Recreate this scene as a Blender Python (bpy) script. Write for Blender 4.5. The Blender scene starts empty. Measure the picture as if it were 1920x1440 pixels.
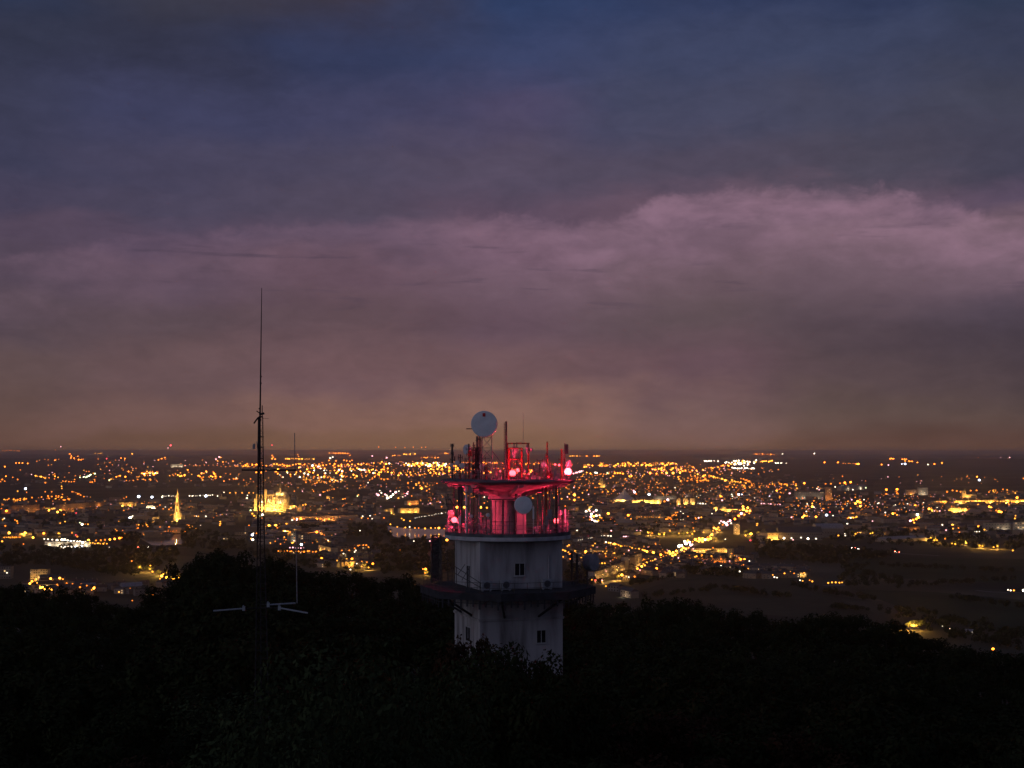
import bpy, math, random
from mathutils import Vector, Matrix, noise
R = math.radians
random.seed(7)
SC = bpy.context.scene
COL = SC.collection
# ------------------------------------------------------------------ camera
HAZE = 3.3e-5; F = 2800.0; CAMH = 200.0; HOR = 846.0
PITCH = math.atan((HOR-720)/F)
cam_d = bpy.data.cameras.new('camera'); cam = bpy.data.objects.new('camera', cam_d); COL.objects.link(cam)
cam_d.sensor_width = 36; cam_d.lens = 36*F/1920; cam_d.clip_start = 0.5; cam_d.clip_end = 200000
cam.location = (0, 0, CAMH); cam.rotation_euler = (math.pi/2+PITCH, 0, 0)
SC.camera = cam
# ------------------------------------------------------------------ exposure
SC.view_settings.view_transform = 'Standard'; SC.view_settings.look = 'None'
SC.view_settings.gamma = 1; SC.view_settings.exposure = 0
SC.render.engine = 'CYCLES'
CY = SC.cycles
CY.max_bounces = 5; CY.diffuse_bounces = 2; CY.glossy_bounces = 2; CY.transmission_bounces = 2; CY.volume_bounces = 2
CY.sample_clamp_indirect = 3.0; CY.sample_clamp_direct = 0; CY.use_light_tree = True
CY.caustics_reflective = False; CY.caustics_refractive = False
CY.use_denoising = True; CY.use_adaptive_sampling = False
def s2l(c):
    c = c/255.0
    return c/12.92 if c <= .04045 else ((c+.055)/1.055)**2.4
# ------------------------------------------------------------------ sky
W = bpy.data.worlds.new('World'); SC.world = W; W.use_nodes = True
def build_world():
    nt = W.node_tree; N = nt.nodes; Lk = nt.links; N.clear()
    def mth(op, a, b=None, clamp=False):
        n = N.new('ShaderNodeMath'); n.operation = op; n.use_clamp = clamp
        for i, v in enumerate((a, b)):
            if v is None: continue
            if isinstance(v, (int, float)): n.inputs[i].default_value = v
            else: Lk.new(v, n.inputs[i])
        return n.outputs[0]
    def mrange(v, a, b, c=0., d=1., smooth=True):
        n = N.new('ShaderNodeMapRange'); n.interpolation_type = 'SMOOTHSTEP' if smooth else 'LINEAR'
        Lk.new(v, n.inputs[0])
        for i, q in enumerate((a, b, c, d)): n.inputs[i+1].default_value = q
        return n.outputs[0]
    def mix(f, a, b, mode='MIX'):
        n = N.new('ShaderNodeMix'); n.data_type = 'RGBA'; n.blend_type = mode
        for s, v in ((n.inputs['Factor'], f), (n.inputs[6], a), (n.inputs[7], b)):
            if isinstance(v, (int, float)): s.default_value = v
            elif isinstance(v, tuple): s.default_value = v
            else: Lk.new(v, s)
        return n.outputs[2]
    tc = N.new('ShaderNodeTexCoord'); sx = N.new('ShaderNodeSeparateXYZ'); Lk.new(tc.outputs['Generated'], sx.inputs[0])
    X, Y, Z = sx.outputs
    az = mth('ARCTAN2', X, Y); el = mth('ARCSINE', Z)
    u = mth('ADD', mth('MULTIPLY', az, F), 960.0)          # azimuth in 1/2800 rad
    v = mth('SUBTRACT', HOR, mth('MULTIPLY', el, F))       # elevation in 1/2800 rad
    def noi(su, sv, det=5, rough=.55, off=0.0, dist=0.0):
        c = N.new('ShaderNodeCombineXYZ')
        Lk.new(mth('MULTIPLY', u, su), c.inputs[0]); Lk.new(mth('MULTIPLY', v, sv), c.inputs[1]); c.inputs[2].default_value = off
        n = N.new('ShaderNodeTexNoise'); n.inputs['Scale'].default_value = 1; n.inputs['Detail'].default_value = det
        n.inputs['Roughness'].default_value = rough; n.inputs['Distortion'].default_value = dist; Lk.new(c.outputs[0], n.inputs['Vector'])
        return mth('SUBTRACT', n.outputs['Fac'], 0.5)
    n1 = noi(1/420., 1/150.); n2 = noi(1/110., 1/45., 6, .6, 3.1, .4); n3 = noi(1/260., 1/170., 4, .5, 7.7)
    vv = mth('ADD', v, mth('ADD', mth('MULTIPLY', n1, 150), mth('MULTIPLY', n2, 34)))
    uu = mth('ADD', u, mth('MULTIPLY', n3, 420))
    ys = [0, 110, 220, 320, 400, 450, 520, 600, 700, 790, 838]
    cols = {
      0:    [(34,48,80),(46,50,72),(52,54,78),(56,56,82),(66,60,84),(80,66,86),(80,66,82),(80,66,76),(94,73,74),(94,70,64),(76,56,52)],
      330:  [(54,54,70),(46,48,70),(56,58,90),(66,62,88),(72,65,88),(82,67,88),(88,70,86),(88,70,78),(101,76,79),(110,80,75),(94,69,58)],
      640:  [(58,52,66),(44,52,86),(60,60,92),(72,66,90),(78,68,88),(86,70,90),(96,72,86),(92,70,78),(108,79,83),(126,90,79),(112,81,62)],
      960:  [(36,54,94),(50,60,98),(70,64,96),(80,70,92),(88,70,90),(106,80,98),(104,80,94),(98,74,87),(108,79,83),(131,94,82),(122,88,66)],
      1280: [(42,54,90),(54,62,94),(64,66,92),(76,68,88),(98,76,94),(106,82,98),(102,80,90),(92,74,80),(99,73,82),(114,85,82),(100,74,62)],
      1600: [(38,50,84),(54,62,92),(64,65,88),(72,67,84),(108,84,100),(116,90,104),(104,82,94),(90,72,82),(86,68,72),(92,72,67),(80,60,56)],
      1920: [(40,53,80),(50,56,82),(62,63,82),(62,60,80),(82,68,90),(110,86,100),(104,82,96),(78,65,78),(74,60,65),(78,62,60),(66,50,49)]}
    t = mth('DIVIDE', vv, 840.0, True)
    prev = None; pu = None
    for cu in sorted(cols):
        rp = N.new('ShaderNodeValToRGB'); e = rp.color_ramp.elements; rp.color_ramp.interpolation = 'EASE'
        while len(e) < len(ys): e.new(1.0)
        for i, (yy, c) in enumerate(zip(ys, cols[cu])):
            e[i].position = min(1, yy/840.); e[i].color = (s2l(c[0]), s2l(c[1]), s2l(c[2]), 1)
        Lk.new(t, rp.inputs[0])
        if prev is None: prev = rp.outputs[0]
        else: prev = mix(mrange(uu, pu, cu), prev, rp.outputs[0])
        pu = cu
    base = prev
    # lit cumulus bank on the right, with a crisp uneven upper edge
    edge = N.new('ShaderNodeFloatCurve'); cm = edge.mapping.curves[0]
    pts = [(0.0,.50),(.25,.46),(.38,.405),(.48,.400),(.56,.415),(.605,.415),(.64,.378),(.70,.366),(.80,.362),(.86,.372),(.91,.395),(.97,.43),(1.0,.44)]
    for i, p in enumerate(pts):
        if i < 2 and False: pass
        if i == 0: cm.points[0].location = p
        elif i == len(pts)-1: cm.points[1].location = p
        else: cm.points.new(*p)
    edge.mapping.update()
    Lk.new(mth('DIVIDE', u, 1920.0, True), edge.inputs['Value'])
    ve = mth('SUBTRACT', mth('ADD', v, mth('ADD', mth('MULTIPLY', noi(1/58., 1/40., 8, .64, 11., .25), 84), mth('MULTIPLY', n3, 46))), mth('MULTIPLY', edge.outputs[0], 1000.0))
    bank = mth('MULTIPLY', mrange(ve, -6, 24), mrange(ve, 30, 190, 1, .0))
    bank = mth('MULTIPLY', bank, mrange(uu, 600, 1400, .3, 1))
    puff = mrange(noi(1/120., 1/52., 7, .58, 21., .3), -.22, .18, .18, 1.)
    base = mix(mth('MULTIPLY', mth('MULTIPLY', bank, puff), .62), base, (s2l(150), s2l(112), s2l(134), 1))
    # dark shelf under it at the right, and thin dark streaks
    band = mth('MULTIPLY', mth('MULTIPLY', mrange(vv, 590, 630), mrange(vv, 650, 720, 1, 0)), mrange(u, 1250, 1800))
    base = mix(mth('MULTIPLY', band, .5), base, (s2l(62), s2l(52), s2l(62), 1))
    st = mth('MULTIPLY', mrange(noi(1/260., 1/26., 5, .55, 31., .3), .08, .2), mth('MULTIPLY', mrange(v, 380, 480), mrange(v, 540, 620, 1, 0)))
    base = mix(mth('MULTIPLY', st, .45), base, (s2l(70), s2l(58), s2l(76), 1))
    # mottling of the cloud deck
    wisp = mth('ADD', 1.06, mth('ADD', mth('MULTIPLY', n2, .46), mth('MULTIPLY', noi(1/38., 1/26., 5, .6, 5.), .20)))
    cc = N.new('ShaderNodeCombineXYZ')
    for i in range(3): Lk.new(wisp, cc.inputs[i])
    base = mix(1.0, base, cc.outputs[0], 'MULTIPLY')
    hsv = N.new('ShaderNodeHueSaturation'); hsv.inputs['Saturation'].default_value = .90; Lk.new(base, hsv.inputs['Color']); base = hsv.outputs[0]
    # film of the lower hemisphere and of the brighter dusk behind the camera
    below = mrange(el, -.004, .002, 0, 1)
    base = mix(below, (s2l(120), s2l(84), s2l(62), 1), base)
    hz = mth('MULTIPLY', mrange(el, -.006, .0), mrange(el, .0, .030, 1, 0))
    base = mix(mth('MULTIPLY', hz, .16), base, (s2l(156), s2l(106), s2l(82), 1))
    zen = mrange(el, .30, 1.1)
    base = mix(zen, base, (.022, .036, .085, 1))
    back = mth('MULTIPLY', mrange(Y, .35, -.55), mrange(el, -.01, .05))
    base = mix(back, base, (.060, .068, .125, 1))
    sky = N.new('ShaderNodeTexSky'); sky.sky_type = 'NISHITA'; sky.sun_disc = False
    sky.sun_elevation = R(-6); sky.sun_rotation = R(215)
    bg1 = N.new('ShaderNodeBackground'); Lk.new(base, bg1.inputs[0]); bg1.inputs[1].default_value = 1
    bg2 = N.new('ShaderNodeBackground'); Lk.new(sky.outputs[0], bg2.inputs[0]); bg2.inputs[1].default_value = .05
    ad = N.new('ShaderNodeAddShader'); Lk.new(bg1.outputs[0], ad.inputs[0]); Lk.new(bg2.outputs[0], ad.inputs[1])
    out = N.new('ShaderNodeOutputWorld'); Lk.new(ad.outputs[0], out.inputs[0])
build_world()
# last afterglow, from behind and to the left of the camera
sd = bpy.data.lights.new('sun', 'SUN'); sd.energy = .30; sd.angle = R(40); sd.color = (.80, .80, 1)
sun = bpy.data.objects.new('sun', sd); COL.objects.link(sun)
sun.rotation_euler = Vector((.84, .52, -.20)).to_track_quat('-Z', 'Y').to_euler()
sun.location = (-60, -60, 260)

# ------------------------------------------------------------------ helpers
CP, SP = math.cos(PITCH), math.sin(PITCH)
def ray(u, v):
    a = (u-960)/F; b = (720-v)/F
    return Vector((a, CP-b*SP, SP+b*CP))
def at(u, v, Y):
    d = ray(u, v); return Vector((0, 0, CAMH)) + d*(Y/d.y)
SIL = [(-300,1110),(0,1097),(90,1092),(150,1100),(200,1120),(250,1132),(300,1118),(335,1075),(360,1042),(400,1030),(440,1038),(462,1060),(490,1048),(520,1036),(560,1052),(600,1068),(680,1074),(740,1078),(800,1090),(850,1100),(1000,1112),(1128,1128),(1200,1138),(1225,1120),(1262,1112),(1300,1130),(1370,1136),(1420,1150),(1470,1160),(1520,1152),(1600,1147),(1660,1156),(1710,1172),(1760,1196),(1850,1216),(1920,1222),(2300,1240)]
def sil(u):
    if u <= SIL[0][0]: return SIL[0][1]
    for (a, b), (c, d) in zip(SIL, SIL[1:]):
        if u <= c: return b+(d-b)*(u-a)/(c-a)
    return SIL[-1][1]
def sst(a, b, x):
    t = max(0., min(1., (x-a)/(b-a))); return t*t*(3-2*t)
DR = 380.0
def G(x, y):
    r = math.hypot(x, y); u = 960+F*x/max(y, 1e-3) if y > 1 else (960+F*math.copysign(9, x))
    u = max(-300, min(2300, u))
    c = (sum(sil(u+k) for k in (-90, -45, 0, 45, 90))/5.0-HOR)/F*DR
    fr = sst(.45, 1.1, y/max(r, 1e-3))
    c = 26+(c-26)*fr
    top = CAMH-15-(17+(c-17)*sst(0, DR, r))
    k = sst(DR+10, 1420, r)
    z = top*(1-k) if r > DR else top
    if r > DR: z -= 22*sst(DR+10, DR+150, r)*(1-k)
    if r > 8000:
        far = sst(9000, 33000, r)
        z += far*(46+46*noise.noise(Vector((x/6200., y/9000., 3.3)))+22*noise.noise(Vector((x/1700., y/3000., 8.3))))
    return z
def hit(u, v, h=0.0):
    d = ray(u, v); d = d/d.y; y = 900.0; p = None
    o = Vector((0, 0, CAMH))
    step = 12.0
    while y < 42000:
        q = o+d*y
        if q.z <= G(q.x, q.y)+h:
            lo, hi = y-step, y
            for _ in range(10):
                m = (lo+hi)/2; q = o+d*m
                if q.z <= G(q.x, q.y)+h: hi = m
                else: lo = m
            return o+d*hi
        step = max(12., y*.012); y += step
    return o+d*33000
def gpt(u, v, h=0.0):
    q = hit(u, v, h); return Vector((q.x, q.y, G(q.x, q.y)))

class MB:
    def __init__(s): s.v = []; s.f = []; s.m = []; s.mi = 0
    def add(s, vs, fs):
        o = len(s.v); s.v += [Vector(q) for q in vs]
        for f in fs: s.f.append(tuple(i+o for i in f)); s.m.append(s.mi)
    def box(s, lo, hi, M=None):
        x0, y0, z0 = lo; x1, y1, z1 = hi
        vs = [Vector(q) for q in ((x0,y0,z0),(x1,y0,z0),(x1,y1,z0),(x0,y1,z0),(x0,y0,z1),(x1,y0,z1),(x1,y1,z1),(x0,y1,z1))]
        if M: vs = [M @ q for q in vs]
        s.add(vs, [(0,3,2,1),(4,5,6,7),(0,1,5,4),(1,2,6,5),(2,3,7,6),(3,0,4,7)])
    def cyl(s, a, b, r, r2=None, n=8, caps=True):
        a = Vector(a); b = Vector(b); r2 = r if r2 is None else r2
        d = (b-a).normalized(); w = Vector((0,0,1)) if abs(d.z) < .9 else Vector((1,0,0))
        e = d.cross(w).normalized(); g = d.cross(e)
        vs = []
        for c, rr in ((a, r), (b, r2)):
            for i in range(n):
                t = 2*math.pi*i/n; vs.append(c+e*(math.cos(t)*rr)+g*(math.sin(t)*rr))
        fs = [(i, (i+1) % n, n+(i+1) % n, n+i) for i in range(n)]
        if caps: fs += [tuple(range(n-1, -1, -1)), tuple(range(n, 2*n))]
        s.add(vs, fs)
    def lathe(s, c, prof, n=32, axis=None):
        # prof: list of (r, h) along axis
        c = Vector(c); ax = Vector(axis or (0,0,1)).normalized(); w = Vector((0,0,1)) if abs(ax.z) < .9 else Vector((1,0,0))
        e = ax.cross(w).normalized(); g = ax.cross(e); vs = []
        for r, h in prof:
            for i in range(n):
                t = 2*math.pi*i/n; vs.append(c+ax*h+e*(math.cos(t)*r)+g*(math.sin(t)*r))
        fs = []
        for k in range(len(prof)-1):
            fs += [(k*n+i, k*n+(i+1) % n, (k+1)*n+(i+1) % n, (k+1)*n+i) for i in range(n)]
        fs += [tuple(range(n-1, -1, -1)), tuple(range((len(prof)-1)*n, len(prof)*n))]
        s.add(vs, fs)
    def ball(s, c, r, n=6, m=4, sz=1.0):
        c = Vector(c); vs = [c+Vector((0,0,-r*sz))]
        for j in range(1, m):
            p = math.pi*j/m-math.pi/2
            for i in range(n):
                t = 2*math.pi*(i+.5*j)/n; vs.append(c+Vector((math.cos(t)*math.cos(p)*r, math.sin(t)*math.cos(p)*r, math.sin(p)*r*sz)))
        vs.append(c+Vector((0,0,r*sz))); L = len(vs)-1
        fs = [(0, 1+(i+1) % n, 1+i) for i in range(n)]
        for j in range(m-2):
            a = 1+j*n; b = a+n
            fs += [(a+i, a+(i+1) % n, b+(i+1) % n, b+i) for i in range(n)]
        a = 1+(m-2)*n; fs += [(a+i, a+(i+1) % n, L) for i in range(n)]
        s.add(vs, fs)
    def build(s, name, mat, parent=None, loc=None, smooth=False):
        """verts are world coordinates; loc = origin to use (world) when top-level"""
        if parent is not None:
            o0 = Vector(parent.get('_o', (0,0,0)))
        else: o0 = Vector(loc) if loc is not None else Vector((0,0,0))
        me = bpy.data.meshes.new(name); me.from_pydata([tuple(q-o0) for q in s.v], [], s.f)
        mats = mat if isinstance(mat, (list, tuple)) else [mat]
        for k in mats: me.materials.append(k)
        if len(mats) > 1: me.polygons.foreach_set('material_index', s.m)
        if smooth: me.polygons.foreach_set('use_smooth', [True]*len(me.polygons))
        me.update()
        o = bpy.data.objects.new(name, me); COL.objects.link(o)
        if parent is not None: o.parent = parent; o['_o'] = tuple(o0)
        else: o.location = o0; o['_o'] = tuple(o0)
        return o
def tag(o, label=None, cat=None, group=None, kind=None):
    if label: o['label'] = label
    if cat: o['category'] = cat
    if group: o['group'] = group
    if kind: o['kind'] = kind
    return o
def empty(name, loc, label, cat, group=None):
    o = bpy.data.objects.new(name, None); COL.objects.link(o); o.location = loc; o.empty_display_size = .5
    o['_o'] = tuple(loc); return tag(o, label, cat, group)
KIDS = {}
def copy_tree(o, kids):
    c = o.copy(); COL.objects.link(c)
    for k in kids:
        q = k.copy(); COL.objects.link(q); q.parent = c
    return c
# ------------------------------------------------------------------ materials
def mat(name, col, col2=None, scale=1.0, rough=.7, metal=0.0, bump=0.0, spec=.3, detail=4, stretch=(1,1,1), emit=None, estr=0.0, lo=.35, hi=.65, sampling=None):
    m = bpy.data.materials.new(name); m.use_nodes = True; nt = m.node_tree; b = nt.nodes['Principled BSDF']
    b.inputs['Roughness'].default_value = rough; b.inputs['Metallic'].default_value = metal; b.inputs['Specular IOR Level'].default_value = spec
    if col2 is None: col2 = tuple(c*.75 for c in col)
    g = nt.nodes.new('ShaderNodeNewGeometry') if scale < 0 else nt.nodes.new('ShaderNodeTexCoord')
    mp = nt.nodes.new('ShaderNodeMapping'); mp.inputs['Scale'].default_value = stretch
    nt.links.new(g.outputs['Position' if scale < 0 else 'Object'], mp.inputs[0])
    n = nt.nodes.new('ShaderNodeTexNoise'); n.inputs['Scale'].default_value = abs(scale); n.inputs['Detail'].default_value = detail
    nt.links.new(mp.outputs[0], n.inputs['Vector'])
    r = nt.nodes.new('ShaderNodeValToRGB'); r.color_ramp.elements[0].position = lo; r.color_ramp.elements[1].position = hi
    r.color_ramp.elements[0].color = (*col2, 1); r.color_ramp.elements[1].color = (*col, 1)
    nt.links.new(n.outputs['Fac'], r.inputs[0]); nt.links.new(r.outputs[0], b.inputs['Base Color'])
    if bump:
        bp = nt.nodes.new('ShaderNodeBump'); bp.inputs['Strength'].default_value = bump
        nt.links.new(n.outputs['Fac'], bp.inputs['Height']); nt.links.new(bp.outputs[0], b.inputs['Normal'])
    if emit:
        b.inputs['Emission Color'].default_value = (*emit, 1); b.inputs['Emission Strength'].default_value = estr
        m.cycles.emission_sampling = sampling or 'AUTO'
    return m
def glow(name, c, s, sampling='AUTO'):
    return mat(name, (.05,.05,.05), emit=c, estr=s, sampling=sampling)
M = dict(
 concrete=mat('weathered_concrete', (.42,.40,.39), (.17,.155,.15), .9, .85, bump=.25, detail=9, stretch=(1,1,.16), lo=.28, hi=.56),
 darkconc=mat('dark_concrete', (.13,.13,.135), (.06,.06,.065), .8, .9),
 roofing=mat('bitumen_roofing', (.04,.04,.046), (.02,.02,.022), 1.2, .9),
 fascia=mat('pale_fascia', (.55,.54,.54), (.36,.35,.35), .9, .8),
 white=mat('white_radome', (.80,.80,.80), (.70,.70,.70), 1.5, .5),
 grey=mat('grey_panel', (.34,.35,.36), (.24,.25,.26), 2, .55),
 dgrey=mat('dark_grey_panel', (.09,.09,.10), (.05,.05,.055), 2, .5),
 steel=mat('galvanised_steel', (.30,.30,.31), (.16,.16,.165), 4, .5, metal=.25),
 dsteel=mat('dark_steel', (.10,.095,.09), (.05,.045,.045), 4, .6, metal=.2),
 rsteel=mat('lamp_reddened_steel', (.35,.06,.04), (.2,.03,.025), 4, .6),  # grey steel with the red glow of the lamps put into its colour
 redmark=mat('red_mark', (.6,.03,.03), (.5,.02,.02), 3, .5),
 glassd=mat('dark_window_glass', (.02,.02,.025), (.012,.012,.015), 1, .12, spec=.5),
 wframe=mat('window_frame_paint', (.45,.44,.43), (.35,.34,.33), 3, .6),
 pinkwhite=mat('grey_white_drum', (.62,.60,.62), (.5,.48,.5), 2, .5),
 leaf=mat('leaves', (.030,.036,.014), (.014,.019,.008), -.6, .95, detail=3, spec=.03),
 leaf2=mat('pale_leaves', (.050,.064,.028), (.022,.030,.014), -.6, .95, detail=3, spec=.03),
 leaf3=mat('reddish_leaves', (.055,.030,.016), (.025,.016,.009), -.7, .95, detail=3, spec=.03),
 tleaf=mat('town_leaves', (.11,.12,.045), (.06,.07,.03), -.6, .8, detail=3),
 mast_steel=mat('blackened_steel', (.045,.042,.042), (.025,.024,.024), 4, .8, spec=.1),
 boom=mat('weathered_white_tube', (.30,.34,.36), (.24,.27,.29), 4, .6),
 bark=mat('bark', (.07,.055,.04), (.03,.025,.02), 3, .9),
 plaster=mat('pale_plaster', (.36,.31,.25), (.25,.22,.18), .25, .85),
 stone=mat('yellow_limestone', (.50,.42,.28), (.36,.29,.18), .12, .85, bump=.2),
 render_=mat('grey_render', (.20,.18,.165), (.14,.13,.12), .2, .85),
 brown=mat('ochre_wall', (.34,.25,.17), (.25,.18,.12), .2, .85),
 tile=mat('brown_roof_tiles', (.11,.06,.045), (.07,.04,.03), .5, .85),
 slate=mat('slate_roof', (.07,.07,.08), (.045,.045,.05), .5, .7),
 zinc=mat('zinc_roof', (.26,.27,.30), (.18,.19,.21), .3, .5, metal=.2),
 asphalt=mat('asphalt', (.07,.07,.07), (.045,.045,.045), -.05, .85),
 window_lit=glow('lit_window', (1,.62,.25), 1.6, 'NONE'),
 window_dim=glow('dim_window', (1,.55,.2), .35, 'NONE'),
)
CC = dict(o=(1,.225,.015), y=(1,.35,.03), w=(1,.83,.60), b=(.78,.84,1), r=(1,.05,.07), g=(.85,1,.5), p=(1,.42,.46))
GL = {}
def lampmat(c, s, smp='AUTO'):
    lv = 0 if s < .8 else (1 if s < 1.7 else 2)
    k = (c, lv, smp)
    if k not in GL: GL[k] = glow('lamp_glow_%s_%d' % ({'o':'orange','y':'gold','w':'white','b':'cold','r':'red','g':'green_white','p':'pink'}[c], lv), CC[c], ({'o':(1.5,3.2,11.),'y':(1.6,3.6,12.),'r':(1.5,4.,9.)}.get(c,(1.2,3.2,9.)))[lv], smp)
    return GL[k]
# ------------------------------------------------------------------ ground
def ground():
    mb = MB(); rs = []; r = 0.0
    rs = [2]; 
    while rs[-1] < 80000: rs.append(rs[-1]+max(9., rs[-1]*.022))
    az = [R(-180+6*i) for i in range(0, 25)]+[R(-30+.5*i) for i in range(1, 121)]+[R(30+6*i) for i in range(1, 25)]
    n = len(az)
    for r in rs:
        for a in az:
            x, y = r*math.sin(a), r*math.cos(a)
            mb.v.append(Vector((x, y, G(x, y))))
    for j in range(len(rs)-1):
        for i in range(n-1):
            mb.f.append((j*n+i, j*n+i+1, (j+1)*n+i+1, (j+1)*n+i))
    m = bpy.data.materials.new('earth_and_fields'); m.use_nodes = True; nt = m.node_tree; b = nt.nodes['Principled BSDF']; b.inputs['Roughness'].default_value = .95
    b.inputs['Specular IOR Level'].default_value = .1
    g = nt.nodes.new('ShaderNodeNewGeometry')
    n1 = nt.nodes.new('ShaderNodeTexNoise'); n1.inputs['Scale'].default_value = .0022; n1.inputs['Detail'].default_value = 7
    n2 = nt.nodes.new('ShaderNodeTexVoronoi'); n2.inputs['Scale'].default_value = .0035; n2.inputs['Randomness'].default_value = .9
    nt.links.new(g.outputs['Position'], n1.inputs['Vector']); nt.links.new(g.outputs['Position'], n2.inputs['Vector'])
    r1 = nt.nodes.new('ShaderNodeValToRGB'); e = r1.color_ramp.elements
    e[0].position = .38; e[0].color = (.028,.026,.018,1); e[1].position = .62; e[1].color = (.085,.075,.052,1)
    nt.links.new(n1.outputs['Fac'], r1.inputs[0])
    mx = nt.nodes.new('ShaderNodeMix'); mx.data_type = 'RGBA'; mx.blend_type = 'MULTIPLY'; mx.inputs['Factor'].default_value = .6
    nt.links.new(r1.outputs[0], mx.inputs[6]); sp = nt.nodes.new('ShaderNodeSeparateColor'); nt.links.new(n2.outputs['Color'], sp.inputs[0])
    mr = nt.nodes.new('ShaderNodeMapRange'); nt.links.new(sp.outputs[0], mr.inputs[0]); mr.inputs[3].default_value = .55; mr.inputs[4].default_value = 1.5
    cb = nt.nodes.new('ShaderNodeCombineColor')
    for i in range(3): nt.links.new(mr.outputs[0], cb.inputs[i])
    nt.links.new(cb.outputs[0], mx.inputs[7]); nt.links.new(mx.outputs[2], b.inputs['Base Color'])
    o = mb.build('ground', m, smooth=True); tag(o, kind='structure')
ground()
def sheet(name, pts, mt, dz=.06):
    mb = MB(); vs = []
    for u, v in pts:
        q = gpt(u, v); vs.append(Vector((q.x, q.y, q.z+dz)))
    mb.add(vs, [tuple(range(len(vs)))])
    o = mb.build(name, mt); tag(o, kind='structure'); return o
def strip(name, pts, w, mt, dz=.08, n=8):
    mb = MB(); P = []
    for (a, b), (c, d) in zip(pts, pts[1:]):
        for i in range(n): P.append(gpt(a+(c-a)*i/n, b+(d-b)*i/n))
    P.append(gpt(*pts[-1])); vs = []
    for i, q in enumerate(P):
        t = (P[min(i+1, len(P)-1)]-P[max(i-1, 0)]); t.z = 0; t.normalize(); nn = Vector((-t.y, t.x, 0))
        for k in (-1, 1): vs.append(Vector((q.x, q.y, q.z+dz))+nn*(k*w/2))
    mb.add(vs, [(2*i, 2*i+2, 2*i+3, 2*i+1) for i in range(len(P)-1)])
    o = mb.build(name, mt); tag(o, kind='structure'); return o
# ================================================================== telecommunications tower
TY = 165.0; TX = (952-960)/F*TY
S = TY/F
def T(u, v, Y=TY): return at(u, v, Y)
def tz(v): return CAMH-(v-HOR)*S
TA = R(18.7)
def sq(h, z, cx=TX, cy=TY, n=4, a0=45):
    rr = h*math.sqrt(2) if n == 4 else h
    return [Vector((cx+rr*math.cos(TA+R(a0+360/n*i)), cy+rr*math.sin(TA+R(a0+360/n*i)), z)) for i in range(n)]
def prism(mb, lo, hi):
    n = len(lo); mb.add(lo+hi, [tuple(range(n-1, -1, -1)), tuple(range(n, 2*n))]+[(i, (i+1) % n, n+(i+1) % n, n+i) for i in range(n)])
E1 = Vector((math.cos(TA), math.sin(TA), 0)); E2 = Vector((-math.sin(TA), math.cos(TA), 0)); TC = Vector((TX, TY, 0))
HS = 4.68
tz0 = G(TX, TY)
tower = empty('telecommunications_tower', (TX, TY, tz0), 'square white concrete telecommunications tower with balcony deck, round gallery and disc roof', 'tower')
m = MB(); prism(m, sq(HS, tz0-1), sq(HS, tz(1103))); m.build('lower_shaft', M['concrete'], tower)
m = MB(); prism(m, sq(HS-.02, tz(1096)), sq(HS-.02, tz(1007))); m.build('upper_shaft', M['concrete'], tower)
# deck: octagon
DRR = 9.66
zd = tz(1097)
m = MB(); prism(m, sq(DRR, zd-.78, n=8, a0=22.5), sq(DRR, zd, n=8, a0=22.5)); m.build('balcony_deck', M['roofing'], tower)
m = MB(); prism(m, sq(HS+.10, tz(1152)), sq(HS+.16, tz(1148))); m.build('cornice', M['concrete'], tower)
m = MB(); prism(m, sq(HS+.03, tz(1147.8)), sq(HS+.05, tz(1110))); m.build('skirt_wall', M['concrete'], tower)
for i in range(8):
    a = TA+R(22.5+45*i); o_ = Vector((TX+(DRR-.3)*math.cos(a), TY+(DRR-.3)*math.sin(a), zd-.45))
    q = Vector((TX+(HS+.2)*math.cos(a), TY+(HS+.2)*math.sin(a), tz(1148)))
    m = MB(); m.cyl(o_, q, .13, n=6); m.cyl(o_, Vector((q.x, q.y, zd-.5)), .10, n=6); m.build('strut', M['roofing'], tower)
oc = sq(DRR-.12, 0, n=8, a0=22.5)
for i in range(8):       # slatted skirt hanging from the deck edge
    a, b = oc[i], oc[(i+1) % 8]; n = 10; m = MB(); m.cyl((a.x, a.y, zd-.5), (b.x, b.y, zd-.5), .1, n=4); m.cyl((a.x, a.y, zd-1.1), (b.x, b.y, zd-1.1), .035, n=4)
    for k in range(n):
        p = a.lerp(b, (k+.5)/n); d = (b-a).normalized()*.09; nn = Vector((-d.y, d.x, 0))
        lo = zd-.76-(.7 if k % 3 else .95)
        m.add([Vector((*(p-d-nn*.4).xy, lo)), Vector((*(p+d-nn*.4).xy, lo)), Vector((*(p+d+nn*.4).xy, lo)), Vector((*(p-d+nn*.4).xy, lo)),
               Vector((*(p-d-nn*.4).xy, zd-.45)), Vector((*(p+d-nn*.4).xy, zd-.45)), Vector((*(p+d+nn*.4).xy, zd-.45)), Vector((*(p-d+nn*.4).xy, zd-.45))],
              [(0,3,2,1),(4,5,6,7),(0,1,5,4),(1,2,6,5),(2,3,7,6),(3,0,4,7)])
    m.build('slatted_skirt', M['roofing'], tower)
def railing(pts, z, h, mtl, name='railing', closed=True, r=.025, post=1.2, mid=(.5,)):
    m = MB(); n = len(pts)
    for i in range(n if closed else n-1):
        a, b = Vector(pts[i]), Vector(pts[(i+1) % n]); a.z = b.z = z
        for t in (1.0,)+tuple(mid): m.cyl(a+Vector((0,0,h*t)), b+Vector((0,0,h*t)), r, n=5)
        k = max(1, int((b-a).length/post))
        for j in range(k):
            p = a.lerp(b, j/k); m.cyl(p, p+Vector((0,0,h)), r, n=5)
    return m.build(name, mtl, tower)
railing(sq(DRR-.35, 0, n=8, a0=22.5), zd, 1.05, M['dsteel'])
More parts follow.
